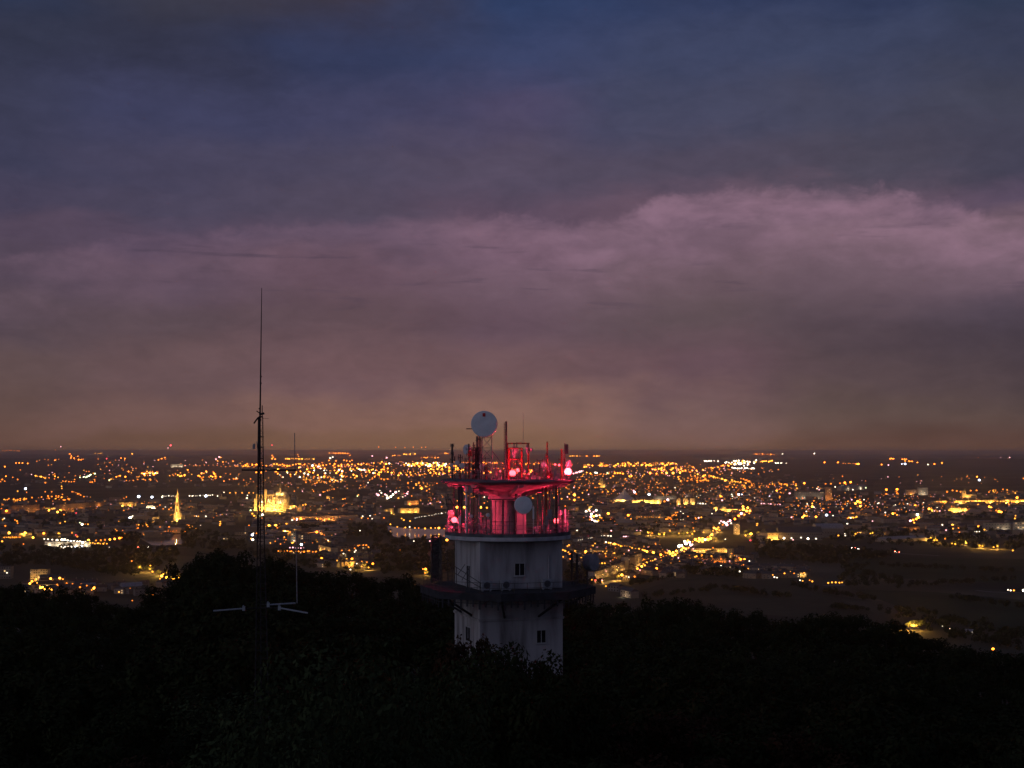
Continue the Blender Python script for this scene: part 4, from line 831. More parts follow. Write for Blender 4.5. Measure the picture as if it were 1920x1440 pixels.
P(d,g,'1316,1041,1.6,o;1306,1043,1.5,y;1303,1044,1.2,y;1334,1034,1.1,y;1334,1043,1.5,y;1324,1031,1,y;1337,1027,.9;1300,1029,1,p;1389,1049,2.2,o;1396,1049,2.1,o;1386,1046,1.3,o;1405,1052,1.1,w;1352,1048,1;1368,1052,.9,p;1325,1050,1.2,p;1342,1053,.8;1372,1038,.8;1352,1061,1.2,w;1387,1071.5,1.5,w;1319,1069,.7,p;1403,1066,.8,y;1469,1071,1;1452,1082,1.4,w;1457,1083,1,w;1449,1078,.9,y'); ROW(d,g,1310,1047,1395,1060,16,.6,'o',1)
g = 'lamps at the last houses'; d = 'gold lamp at the last houses before the dark fields on the right'
P(d,g,'1466,1072,1.5,y;1471,1075,1.4,y;1463,1070,1;1489,1075,1.1;1500,1088,1.2,w;1505,1089,1,y;1523,1090,1.5,y;1518,1088,.9;1553,1093,1.6,y;1560,1092,1.5,y;1567,1092,1.6,y;1574,1092.5,1.4,y;1579,1092,1,y;1508,1074,1,y;1482,1072,.9,y')
# far right
g = 'lamps of the far right town'; d = 'orange lamp on the upper rim of the far right town'
P(d,g,'1465,909,1;1471,908,1.3;1488,903.5,1.2;1508,906,1.8;1481,925,1.5,p;1548,907,1.2;1558,907,1.4;1575,906,1.2;1584,905,1.9;1595,904,1.8;1586,908,1;1662,918,1.8;1662,926,1.4;1682,917.5,2.2;1682,925,1.6;1681,922,1.2;1731,924,1.1,w;1776,922,1.6;1786,919.5,1.4;1794,920.5,1.4;1801,922,1.4;1820,920,1.3;1831,919.5,1.4;1907,933,2.5,o;1492,910,1.2,y;1536,918,1.2,p;1532,916,1,w;1566,913,1.1,w;1599,918,1.2,w;1534,913,.9,y')
ROW(d,g,1578,913,1622,913,13,.9,'g',1.6); CLU(d,g,1880,922,28,5,22,.7); CLU(d,g,1700,929,70,4,16,.6,'o','p')
g = 'lamps of the right town'; d = 'lamp in the dense right town among orange facades'
P(d,g,'1497,948,1.4;1523,950,2.2,y;1526,951,1.4,w;1512,949,1;1523,944,1.4,y;1526,939,1;1580,954,1.6;1595,953,1;1613,942,2.4,o;1608,940,2,y;1604,944,1.7,y;1612,937,1.2;1613,949,1.8,y;1597,937,1.2,p;1590,940,1.2;1716,948,2,o;1742,954,2,y;1747,956,1.5,y;1752,958,1,p;1505,934,1;1494,934,1;1508,967,2,y;1505,970,1.8,y;1513,967,1.3,y;1512,959,1.1,w;1530,969,1.9,o;1550,966,2.7,b;1484,970,1.3,p;1562,967,1.3,w;1556,960,1,r;1589,972,1;1595,971,1.5,w;1600,970.5,1.6,y;1606,969,1.6,y;1646,944,.9,w;1648,943,.9,w;1674,963,1.7,y;1682,965.5,1.6,y;1678,962,1.2;1660,961,1.2,w;1660,966,1;1636,977,.9,p;1589,982,1.2,w')
P(d,g,'1720,965,2.6,w;1722,970,2.4,y;1718,973,2,o;1712,975,1.8,o;1707,976.5,1.7,p;1714,980,1.6,y;1726,964,1.4,o;1767,984,1.4,w;1786,984.5,1.7,y;1787,991,1.2,y;1774,994,1.3,p;1799,998,1.3,o;1797,990,.9;1835,986,1.3,o;1834,987,1.6,y;1846,993,1.3,y;1874,983,2,w;1860,986,1.5,y;1903,972,1.4,y;1904,967,1,y;1855,950,2.6,o;1858,952,1.8,y;1873,959,2.6,o;1877,960,1.8,y;1868,957,1.3;1762,958,1.2,p;1836,940,2.9,o;1834,947,1.9,o;1907,941,2.4,y;1892,946,1.1')
ROW(d,g,1827,997,1836,997,5,1.1,'w',.3); ROW(d,g,1753,942,1774,941,12,1.4,'y',.6); ROW(d,g,1790,941,1920,939,56,1.2,'y',1.3); ROW(d,g,1780,957,1813,956,14,1.3,'y',.8); CLU(d,g,1560,945,95,16,60,.6,'o','wp'); CLU(d,g,1720,955,110,16,46,.6,'o','wp'); ROW(d,g,1592,971,1606,970,6,1.1,'y',.6)
g = 'lamps along the market hall'; d = 'white lamp at the foot of the great market hall'
P(d,g,'1470,1009,1.7,w;1484,1009,1.5,w;1487,1012,1,p;1502,1008,1.4,w;1515,1010,2,w;1530,1010,1.5,w;1573,997,1.2,w;1572,1004,1.4,y;1585,1004,1.1,w;1584,1001,.8,w;1588,982,.8,w')
g = 'lamps in the right hand gardens'; d = 'gold lamp beside lit trees along the road at the right edge of town'
P(d,g,'1604,1001,1.3,y;1608,999,1,y;1632,1001,1.2,y;1636,1000,1,y;1745,1008,1.1,y;1752,1013,1.4,y;1772,1010,1.1;1791,1020,1.3,y;1799,1014,1.1,y;1812,1018,1.4,y;1837,1023,1.3,y;1842,1024,1.1,y;1863,1026,1.3,y;1870,1024,1.2,y;1899,1032,1.4,y;1785,1019,1,y;1757,1013,1,y')
g = 'lamps in the dark right valley'; d = 'lone lamp in the dark valley at the lower right'
P(d,g,'1890,1106,1.2,w;1895,1107,1.6,w;1901,1107,1.6,y;1919,1107,2.6,w;1674,1168,1.3,o;1713,1173,2.6,y;1709,1173,1.6,y;1718,1173,1.6,y;1767,1174,.7,w;1781,1179,.9,w;1862,1217,3.2,o;1738,1218,.8,o;1823,1185,.6,w')

g = 'scattered small lamps'; d = 'faint lamp among the dark roofs'
for (cx_, cy_, rx_, ry_, n_) in ((150,945,150,14,60),(380,955,90,18,34),(640,955,110,16,50),(620,905,180,14,80),(800,885,120,10,70),(1180,905,120,24,110),(1180,960,120,24,70),(1340,925,120,18,60),(1290,885,150,10,60),(1450,955,110,20,60),(1620,945,140,22,90),(1800,945,120,20,70),(1170,1035,90,18,50),(1320,1050,80,12,26),(250,990,120,14,26),(560,1005,80,14,30),(1430,915,110,12,50),(250,890,230,14,60),(620,872,200,6,80),(1190,872,130,6,60),(1350,880,120,8,50),(1700,900,180,10,30),(820,868,120,5,50),(250,868,240,8,40)):
    CLU(d,g,cx_,cy_,rx_,ry_,n_,.52,'o','yp')
POLE = MB(); POLE.cyl((0,0,0), (0,0,1), 1, .7, n=6); pole_me = POLE.build('pole', M['dsteel']); pole_mesh = pole_me.data; bpy.data.objects.remove(pole_me)
def headmesh(c, s, smp):
    k = ('head', c, 0 if s < .8 else (1 if s < 1.7 else 2), smp)
    if k not in HM:
        b = MB(); b.ball((0,0,0), 1, 8, 6, .85); o = b.build('lamp_head', lampmat(c, s, smp)); HM[k] = o.data; bpy.data.objects.remove(o)
    return HM[k]
HM = {}
WORD = dict(o='orange', y='gold', w='white', b='cold white', r='red', g='greenish', p='pinkish')
order = sorted(range(len(LAMPS)), key=lambda i: -LAMPS[i][2]*(1.0 if LAMPS[i][1] > 865 else .5))
near = set(order[:298]); LP = {}
stuffL = {}
for i, (u, v, s, c, dsc, grp) in enumerate(LAMPS):
    hh = 9.5
    p = hit(u, v, hh); dist = p.y
    rpx = .56+.76*s if s < 1.7 else 1.6+.5*(s-1.0)
    r = rpx*dist/F
    if i in near:
        zg = G(p.x, p.y); gp_ = Vector((p.x, p.y, min(zg, p.z-1)))
        l = dsc if WORD[c] in dsc.split()[:6] else dsc
        e = empty('street_lamp', gp_, dsc+(', %s' % WORD[c]) if len(dsc.split()) < 16 else dsc, 'street lamp', grp+', '+WORD[c])
        h = bpy.data.objects.new('lamp_head', headmesh(c, s, 'AUTO' if dist < 6000 and s >= 1.15 else 'NONE')); COL.objects.link(h); h.parent = e; h.location = (0,0,p.z-gp_.z); h.scale = (r, r, r)
        q = bpy.data.objects.new('pole', pole_mesh); COL.objects.link(q); q.parent = e; q.scale = (.14, .14, max(.5, p.z-gp_.z-r*.8))
    else:
        k = (c, min(2, (0 if s < .8 else (1 if s < 1.7 else 2))+(1 if dist > 11000 else 0))); smp = 'NONE'
        stuffL.setdefault((k[0], k[1], smp), []).append((p, r, s))
b = MB(); mats = []
for n_, (k, L_) in enumerate(stuffL.items()):
    mats.append(lampmat(k[0], (.5, 1., 2.)[k[1]], k[2])); b.mi = n_
    for p, r, s in L_: b.ball(p, r, 6, 4, .85)
o = b.build('distant_street_lights', mats); tag(o, 'countless small lights of the far streets across the plain', 'street lights', kind='stuff')

# ================================================================== named buildings
WME = {}
def winmesh(lit):
    if lit not in WME:
        b = MB(); b.box((-.5,-.06,-.5), (.5,.05,.5)); o = b.build('window', M[lit]); WME[lit] = o.data; bpy.data.objects.remove(o)
    return WME[lit]
rb = random.Random(21)
def flood(e, x, y, z, power, c='y'):
    ld = bpy.data.lights.new('floodlight', 'POINT'); ld.energy = power; ld.color = {'y':(1,.50,.10),'o':(1,.36,.07),'w':(1,.85,.62),'b':(.8,.87,1)}[c]; ld.shadow_soft_size = .6
    l = bpy.data.objects.new('floodlight', ld); COL.objects.link(l); l.parent = e; l.location = (x, y, z)
FP = 1.0
def bld(name, label, cat, ua, va, ub, vb, hpx, dep, wm, nx=0, ny=0, lit=.1, roof='flat', rm_='slate', fl=None, group=None, parapet=True, lit2='window_lit'):
    """front facade runs between two ground points; hpx = height in 1/2800 at the left end"""
    a = gpt(ua, va); b_ = gpt(ub, vb); z0 = min(a.z, b_.z)-.5; L = (b_-a).xy.length; h = hpx*a.y/F
    ang = math.atan2(b_.y-a.y, b_.x-a.x)
    e = empty(name, (a.x, a.y, z0), label, cat, group); e.rotation_euler = (0,0,ang)
    def loc(b, nm, mt):
        o = MBb(b, nm, mt, e); return o
    b = MB(); b.box((0,0,0), (L,dep,h)); loc(b, 'wall', wm)
    if roof == 'flat':
        b = MB(); b.box((-.25,-.25,h), (L+.25,dep+.25,h+.5)); 
        for k in range(max(1, int(L/22))): x = L*(k+.5)/max(1, int(L/22)); b.box((x-1.6, dep*.35, h+.5), (x+1.6, dep*.6, h+2.4))
        loc(b, 'roof', M['roofing'])
    elif roof == 'gable':
        rh = min(dep*.38, h*.7); b = MB()
        b.add([(-.4,-.5,h), (L+.4,-.5,h), (L+.4,dep+.5,h), (-.4,dep+.5,h), (-.4,dep/2,h+rh), (L+.4,dep/2,h+rh)], [(0,1,5,4),(2,3,4,5),(0,4,3),(1,2,5),(0,3,2,1)])
        loc(b, 'roof', M[rm_])
    elif roof == 'arch':
        b = MB(); n = 12; vs = []
        for x in (-.3, L+.3):
            for k in range(n+1): t = math.pi*k/n; vs.append((x, dep/2-math.cos(t)*(dep/2+.3), h+math.sin(t)*dep*.28))
        fs = [(k, k+1, n+1+k+1, n+1+k) for k in range(n)]+[tuple(range(n, -1, -1)), tuple(range(n+1, 2*n+2))]
        b.add(vs, fs); loc(b, 'roof', M[rm_])
    if nx:
        for j in range(ny):
            for i in range(nx):
                w = bpy.data.objects.new('window', winmesh((lit2 if rb.random() < .6 else 'window_dim') if rb.random() < lit else 'glassd')); COL.objects.link(w); w.parent = e
                w.location = (L*(i+.5)/nx, 0, h*(j+.55)/ny); w.scale = (min(L/nx*.55, 2.4), 1, min(h/ny*.5, 2.0))
    if fl:
        n, pw, c = fl
        for i in range(n): flood(e, L*(i+.5)/n, -max(5, h*.45), 2.2, pw*FP, c)
    return e
def MBb(b, nm, mt, e):
    me = bpy.data.meshes.new(nm); me.from_pydata([tuple(q) for q in b.v], [], b.f); me.materials.append(mt); me.update()
    o = bpy.data.objects.new(nm, me); COL.objects.link(o); o.parent = e; return o
B = bld; PL, ST, RE, BR = M['plaster'], M['stone'], M['render_'], M['brown']
B('apartment_block','pale apartment block with rows of dark balconies above the lower left houses','apartment block',57,1089,89,1089,22,14,PL,7,5,.15,fl=(2,9000,'y'))
B('apartment_block','grey apartment block cut by the left picture edge, above the forest','apartment block',-12,1085,20,1085,23,14,RE,7,4,.12)
B('house','pale house with brown gable roof right of the lower left apartment block','house',70,1108,106,1108,13,11,PL,5,2,.2,'gable','tile',fl=(1,5000,'y'))
B('house','low house with orange lit wall among the lower left houses','house',110,1108,150,1108,9,10,BR,6,1,.3,'gable','tile',fl=(2,3000,'o'))
B('house','white gabled house at the right end of the lower left houses','house',154,1108,180,1107,10,10,PL,4,1,.1,'gable','zinc')
B('house','large dim house with blue grey roof left of the park','house',230,1114,268,1112,14,14,RE,5,2,.05,'gable','zinc')
B('house','dim house with faint red lit wall at the forest edge, below the park','house',275,1118,318,1116,9,10,BR,5,1,.1,'gable','tile')
g = 'long orange blocks in the left town'
B('apartment_block','long dim orange block at the far left of the band of houses','apartment block',20,962,75,960,14,14,BR,14,3,.06,fl=(3,9000,'o'),group=g)
B('apartment_block','short yellow lit block between the two long orange ones','apartment block',84,960,105,959,8,12,ST,5,2,.1,fl=(2,26000,'y'),group=g)
B('apartment_block','long orange lit block stepping up to the right in the left town','apartment block',111,961,160,957,15,14,BR,13,3,.08,fl=(3,20000,'o'),group=g)
B('apartment_block','longest dim orange block behind the stepped one','apartment block',140,952,200,949,9,12,BR,12,2,.05,fl=(2,9000,'o'),group=g)
B('house','bright yellow lit low house row at mid left','house',222,950,250,949,8,12,ST,6,1,.2,'gable','tile',fl=(2,22000,'y'))
B('hall','brightly lit whitish gold box building left of the glowing spire','hall',274,957,291,957,9,14,ST,4,2,.5,fl=(2,60000,'w'))
B('depot','long brilliantly lit white depot hall with flat roof at the left','depot',84,1024,170,1025,9,26,PL,16,1,.4,fl=(5,9000,'w'))
B('hall','long low hall with faint lit front left of the spire','hall',265,980,300,979,4,14,RE,8,1,.1)
B('house','low pale building lit at its right end, behind the radio mast','hall',410,1015,462,1014,9,12,RE,8,1,.15)
B('apartment_block','plain block with a lit end right of the low pale building','apartment block',440,1006,462,1006,9,12,BR,5,2,.1)
B('hall','golden lit wing just right of the cathedral','hall',540,955,556,954,7,12,ST,4,1,.2,fl=(2,60000,'y'))
B('building_row','long lit row of old facades between cathedral and river','building row',546,977,600,977,9,14,PL,14,2,.12,'gable','slate',fl=(4,12000,'o'))
B('building_row','right half of the lit row of old facades with a central pediment','building row',601,977,672,976,10,14,PL,16,2,.12,'gable','slate',fl=(5,12000,'o'))
B('apartment_block','pale slab end block left of the pale low block with a lit stairwell','apartment block',546,1016,554,1016,20,10,PL,2,5,.1,fl=(1,5000,'w'))
B('apartment_block','pale block with a yellow green lit stairwell','apartment block',556,1019,584,1019,17,12,PL,8,5,.06,fl=None)
B('stair_tower','glowing yellow green stair tower in the middle of the pale block','stair tower',564,1020,569,1020,17,3,PL,1,4,1,fl=None)
B('hall','orange lit low building with a large orange lamp at its end','hall',575,1005,612,1004,7,12,BR,8,2,.1,fl=(2,9000,'o'))
B('hall','columned hall with gold lit front at an angle, near the forest edge','hall',597,1034,620,1040,13,14,ST,6,1,.1,fl=(3,8000,'y'))
B('apartment_block','dim block with a lamp row along its roof line left of the tower','apartment block',640,1038,666,1036,14,14,BR,8,3,.2)
B('hall','orange lit flat building beside the block with the lamp row','hall',668,1036,690,1034,10,12,BR,6,2,.2)
B('hall','low orange lit yard building below the pale blocks','hall',515,1039,580,1039,6,10,BR,10,1,.3,'gable','tile')
B('arsenal_building','yellow lit facade with trees before it, left of the tower','hall',720,966,738,963,11,14,ST,4,2,.02,fl=(2,26000,'y'))
B('arsenal_building','long yellow lit facade left of the tower gallery','hall',750,962,786,961,9,14,ST,9,1,.02,fl=(3,22000,'y'))
B('hall','yellow lit low hall beyond the festive square','hall',763,947,785,946,8,12,ST,5,1,.1,fl=(2,20000,'o'))
B('high_rise','tall pinkish high rise right of the festive square','high rise',750,936,757,936,19,14,BR,3,7,.1,fl=(1,20000,'o'))
B('apartment_block','small bright yellow block above the long lamp avenue','apartment block',612,938,618,938,8,12,ST,2,2,.2,fl=(1,30000,'y'))
B('hospital','far white lit block at the horizon left of the radio mast','hospital',320,876,343,876,6,40,PL,14,3,.7,lit2='window_lit',fl=(3,60000,'w'))
# right side
B('hall','long white hall with pale roof right of the tent roof','hall',1225,940,1268,940,10,30,PL,12,2,.1,fl=(2,12000,'w'))
B('hall','long golden lit facade in front of the white hall','hall',1180,944,1240,944,7,16,ST,12,1,.05,fl=(5,52000,'y'))
g = 'three lit slab towers'
for i,(a,b_,l) in enumerate(((1269,1276,'left'),(1282,1290,'middle'),(1294,1303,'right'))):
    B('high_rise','%s one of three orange lit slab towers right of the long golden facade' % l,'high rise',a,946,b_,946,12,14,PL,3,5,.06,fl=(1,52000,'y'),group=g)
B('hall','long dark building with faint orange front behind the single orange lamps','hall',1128,968,1180,967,12,14,RE,14,2,.05,fl=(1,5000,'o'))
B('hall','second long dark building, right of the single orange lamps','hall',1184,969,1244,969,9,14,RE,14,2,.04)
B('hall','small floodlit yellow gable beside the domed building','hall',1338,958,1346,958,8,10,ST,2,1,0,'gable','tile',fl=(1,50000,'y'))
B('hall','yellow lit facade under the dome left of the lit crossing','hall',1350,959,1384,959,5,12,ST,9,1,.05,fl=(3,26000,'y'))
B('apartment_block','apartment tower with window grid and bright gold right flank','apartment block',1376,1002,1387,1002,20,9,PL,5,8,.3,fl=(1,6000,'y'))
B('market_hall','great dim market hall with long pitched roof','market hall',1460,1013,1542,1013,15,34,RE,20,2,.04,'gable','slate')
B('market_hall','gold lit gabled head building of the market hall','hall',1439,1014,1459,1013,15,24,ST,3,2,.1,'gable','slate',fl=(3,16000,'y'))
B('market_hall','taller round roofed hall at the right end of the market hall','hall',1530,1008,1582,1008,17,40,RE,10,1,0,'arch','zinc')
B('apartment_block','tall head block of the long apartment row with a gold lit corner','apartment block',1178,1068,1204,1060,24,12,PL,8,7,.14,fl=(2,14000,'y'))
B('apartment_block','short lit flank block at the left of the tall head block','apartment block',1173,1063,1178,1067,22,12,ST,1,6,.05,fl=(1,16000,'y'))
g = 'apartment row stepping down to the tower'
B('apartment_block','upper piece of the long apartment row right of the tower deck','apartment block',1146,1078,1172,1068,17,12,PL,9,4,.1,fl=(2,8000,'y'),group=g)
B('apartment_block','lower piece of the long apartment row right of the tower deck','apartment block',1118,1089,1145,1079,17,12,PL,9,4,.16,fl=(2,8000,'y'),group=g)
B('apartment_block','pale end block of the long row, next to the pink and blue dish','apartment block',1115,1094,1127,1091,22,12,PL,3,5,.2,fl=(1,10000,'y'),group=g)
B('school','long gold lit school front with row of dark windows','school',1296,1036,1370,1036,8,14,ST,20,2,.15,fl=(5,9000,'y'))
B('school','inner school wing with gold lit front below the long one','school',1326,1047,1346,1047,14,14,ST,7,3,.2,fl=(2,9000,'y'))
B('school','narrow lit wall at the right end of the school','school',1368,1046,1372,1046,17,20,ST,1,4,.1,fl=(1,5000,'y'))
B('apartment_block','grey block at an angle right of the school','apartment block',1376,1044,1396,1040,16,14,RE,5,4,.08)
B('apartment_block','orange lit flat block with two bright orange lamps at its right end','apartment block',1340,1056,1385,1056,9,12,BR,12,2,.12,fl=(3,4500,'o'))
B('boundary_wall','long lit wall running down to the right below the school','wall',1305,1050,1395,1068,4,1.2,PL,0,0,0,'none',fl=(4,1500,'o'))
B('house','pale gabled house alone at the foot of the hill right of the tower','house',1163,1118,1183,1122,13,12,BR,4,2,.06,'gable','slate',fl=(1,1500,'w'))
B('house','white house in the street in front of the long apartment row','house',1168,1088,1181,1088,10,9,PL,3,2,.1,'gable','tile')
B('house','bluish roofed house left of the white one near the tower deck','house',1140,1108,1160,1110,11,10,RE,4,2,.05,'gable','slate')
B('high_rise','slim orange lit high rise in the far right town','high rise',1548,938,1560,938,24,14,BR,4,9,.2,fl=(2,30000,'o'))
B('apartment_block','pale wide block left of the slim orange high rise','apartment block',1490,936,1545,936,14,14,PL,14,4,.15,fl=(2,9000,'w'))
B('apartment_block','pale grey block with stepped roof on the skyline of the right town','apartment block',1698,928,1720,928,10,14,PL,8,4,.1,fl=(1,20000,'o'))
B('apartment_block','taller pale part of the stepped block on the skyline','apartment block',1721,928,1740,928,14,14,PL,7,5,.2,fl=(1,24000,'w'))
B('hall','long low block right of the stepped skyline block','hall',1742,927,1772,927,6,14,BR,8,2,.1)
B('barracks','long gold lit building across the right edge of the town','barracks',1792,945,1925,943,7,14,ST,28,1,.05,fl=(9,48000,'y'))
B('barracks','shorter gold lit piece left of the long one at the right edge','barracks',1752,945,1775,944,6,14,ST,6,1,.05,fl=(2,46000,'y'))
B('hall','broad gold lit bar building among dark trees at the right','hall',1780,961,1813,961,9,14,ST,8,2,.05,fl=(4,40000,'y'))
B('hall','greenish white lit hall at the far right of town','hall',1848,998,1895,998,18,18,PL,9,3,.12,fl=(2,9000,'w'))
B('apartment_block','pale block touching the right picture edge','apartment block',1903,999,1925,999,20,14,PL,5,5,.25,fl=(1,9000,'w'))
B('hall','orange lit row of facades in the middle of the right town','hall',1592,969,1620,966,8,12,BR,7,2,.1,fl=(2,26000,'o'))
B('hall','pinkish roofed row of facades below the orange cluster on the right','hall',1690,997,1725,996,9,12,BR,9,2,.1,'gable','tile',fl=(2,9000,'o'))
B('warehouse','pale roofed low warehouse at the edge of the dark fields','warehouse',1665,1017,1740,1014,6,40,PL,0,0,0,'gable','zinc')
B('hall','pale low hall with white lit roof on the right skyline','hall',1578,920,1625,917,6,24,PL,8,1,.2,'gable','zinc',fl=(2,26000,'w'))
B('house','orange house at the last street before the dark fields','house',1484,1081,1498,1081,8,9,BR,3,1,.3,'gable','tile',fl=(2,8000,'y'))
B('house','longer pinkish lit house at the last street before the dark fields','house',1499,1081,1512,1081,8,9,PL,3,1,.2,'gable','tile',fl=(1,3500,'y'))
B('house','bluish dim farmhouse in the valley at the lower right','house',1806,1189,1824,1190,6,9,PL,3,1,.1,'gable','zinc')

# ---- cathedral
def cathedral():
    s = gpt(500, 958); k = s.y/F; e = empty('cathedral', s, 'huge gothic cathedral glowing gold behind the radio mast', 'cathedral')
    def X(u): return (u-500)*k*1.0
    def Zh(v): return (957-v)*k
    def bx(nm, u0, u1, v0, y0, y1, mt=ST, v1=960):
        b = MB(); b.box((X(u0), y0, Zh(v1)), (X(u1), y1, Zh(v0))); return MBb(b, nm, mt, e)
    def gab(nm, u0, u1, v0, v1, y0, y1, mt='slate'):
        b = MB(); z0, z1 = Zh(v1), Zh(v0); ym = (y0+y1)/2
        b.add([(X(u0),y0,z0), (X(u1),y0,z0), (X(u1),y1,z0), (X(u0),y1,z0), (X(u0)+.0,ym,z1), (X(u1)-.0,ym,z1)], [(0,1,5,4),(2,3,4,5),(0,4,3),(1,2,5),(0,3,2,1)]); return MBb(b, nm, M[mt], e)
    bx('nave', 484, 511, 926, 8, 32); bx('aisle', 482, 511.5, 945, 0, 8); gab('nave_roof', 484, 511, 918.5, 926, 7.5, 32.5, 'zinc')
    bx('choir', 516, 534, 928, 8, 32); bx('choir_aisle', 516, 533, 944, 1, 8); gab('choir_roof', 515, 534, 921, 928, 7.5, 32.5, 'zinc')
    bx('transept', 511, 516, 931, -2, 36); gab('transept_roof', 511, 516, 924, 931, -2, 36)
    b = MB(); b.lathe((X(534), 20, Zh(960)), [(12, 0), (12, Zh(931)-Zh(960)), (8, Zh(926)-Zh(960)), (1, Zh(922)-Zh(960))], 10); MBb(b, 'apse', ST, e)
    bx('west_front', 476, 484, 934, 2, 38); bx('west_tower', 479, 483.5, 925, 4, 14); bx('bell_tower', 494.5, 499.5, 917, 2, 9.5)
    b = MB(); c = Vector((X(523), 20, Zh(926))); b.lathe(c, [(5, 0), (4.2, Zh(918)-Zh(926)), (2.2, Zh(915.5)-Zh(926)), (.25, Zh(904)-Zh(926))], 8); MBb(b, 'spire', ST, e)
    for u in (513, 519.5, 526.5): 
        b = MB(); b.lathe((X(u), 3, Zh(931)), [(1.6, 0), (1.4, 5), (.15, Zh(921)-Zh(931))], 6); MBb(b, 'pinnacle', ST, e)
    for i in range(15):
        u = 484.5+i*3.6; 
        if 510 < u < 517: continue
        b = MB(); x = X(u); b.box((x-.7, -3, Zh(960)), (x+.7, 1.5, Zh(936))); b.add([(x-.5,-2,Zh(937)),(x+.5,-2,Zh(937)),(x+.5,8,Zh(930)),(x-.5,8,Zh(930)),(x-.5,-2,Zh(938)),(x+.5,-2,Zh(938)),(x+.5,8,Zh(932)),(x-.5,8,Zh(932))], [(0,1,2,3),(7,6,5,4),(0,4,5,1),(2,6,7,3),(1,5,6,2),(3,7,4,0)])
        b.lathe((x, -2.2, Zh(936)), [(.9, 0), (.1, 7)], 5); MBb(b, 'buttress', ST, e)
        if u < 531:
            b = MB(); xm = X(u+1.8); 
            b.box((xm-1.5, 7.9, Zh(941)), (xm+1.5, 8.05, Zh(929.5))); MBb(b, 'window', M['glassd'], e)
    for u in (486, 491.5, 498, 504, 509, 518, 524, 530): flood(e, X(u), -30, 3, 130000, 'y')
    for u in (474, 480): flood(e, X(u), -14, 2, 14000, 'y')
    flood(e, X(537), -10, 3, 26000, 'y'); flood(e, X(489), 3, Zh(940), 14000, 'w'); flood(e, X(503), 3, Zh(940), 14000, 'w'); flood(e, X(524), 3, Zh(940), 14000, 'w')
    flood(e, X(519), 9, Zh(925), 30000, 'y'); flood(e, X(527), 9, Zh(925), 30000, 'y')
cathedral()
def spire_church():
    s = gpt(332.5, 977); k = s.y/F; e = empty('church', s, 'slender church tower with pointed spire glowing gold at mid left', 'church')
    zz = lambda v: (977-v)*k
    b = MB(); b.lathe((0, 0, 0), [(7.8*k, -1), (7.2*k, zz(962))], 4, ); MBb(b, 'base_tower', ST, e)
    b = MB(); b.lathe((0, 0, zz(962)), [(5.6*k, 0), (4.9*k, zz(951)-zz(962))], 8); MBb(b, 'middle_tower', ST, e)
    b = MB(); b.lathe((0, 0, zz(951)), [(4.4*k, 0), (3.9*k, zz(939)-zz(951))], 8); MBb(b, 'belfry', ST, e)
    b = MB(); b.lathe((0, 0, zz(939)), [(3.7*k, 0), (1.6*k, zz(928)-zz(939)), (.12*k, zz(916)-zz(939))], 8); MBb(b, 'spire', ST, e)
    for a in range(4):
        t = math.pi/4+a*math.pi/2; b = MB(); b.lathe((math.cos(t)*5*k, math.sin(t)*5*k, zz(962)), [(.9*k, 0), (.1*k, zz(953)-zz(962))], 6); MBb(b, 'pinnacle', ST, e)
    for v in (957, 946): b = MB(); b.box((-1.1*k, -5.4*k if v > 950 else -4.5*k, zz(v+3)), (1.1*k, -3*k, zz(v-3))); MBb(b, 'belfry_window', M['glassd'], e)
    b = MB(); b.box((-6*k, 2*k, 0), (9*k, 22*k, zz(966))); MBb(b, 'nave', ST, e)
    for x in (-7, 7): flood(e, x*k*1.3, -16*k, 2, 40000, 'y')
    flood(e, 0, -13*k, 3, 70000, 'y'); flood(e, 0, -9*k, zz(962), 26000, 'y'); flood(e, 0, -9*k, zz(950), 24000, 'y'); flood(e, 0, -7*k, zz(936), 16000, 'y'); flood(e, 0, -6*k, zz(925), 9000, 'y')
spire_church()
def church(u, v, w, h, hs, label, c='y', p=60000, nave=10):
    s = gpt(u, v); k = s.y/F; e = empty('church', s, label, 'church')
    b = MB(); b.box((-w*k/2, 0, -1), (w*k/2, w*k, h*k)); MBb(b, 'tower', ST, e)
    b = MB(); b.lathe((0, w*k/2, h*k), [(w*k*.72, 0), (w*k*.3, hs*k*.6), (.2, hs*k)], 4); MBb(b, 'spire', M['slate'], e)
    b = MB(); b.box((w*k/2, 2, -1), ((w/2+nave)*k, w*k, h*k*.45)); MBb(b, 'nave', ST, e)
    b = MB(); b.box((-w*k*.15, -.15, h*k*.66), (w*k*.15, .1, h*k*.88)); MBb(b, 'belfry_window', M['glassd'], e)
    flood(e, 0, -9*k if k > 1.5 else -12, 2, p, c); flood(e, w*k, -10, 2, p*.5, c)
church(1128, 914, 5, 18, 3, 'floodlit yellow church tower in the quarter right of the tower gallery', p=60000, nave=4)
church(1107, 958, 6, 9, 8, 'floodlit church with short spire above the dazzling square', p=60000, nave=9)
church(1808, 933, 7, 13, 3, 'floodlit yellow church tower on the skyline of the right town', p=60000, nave=20)
church(413, 936, 5, 10, 6, 'dim church tower with a pink lamp between spire and cathedral', p=2000, nave=8)
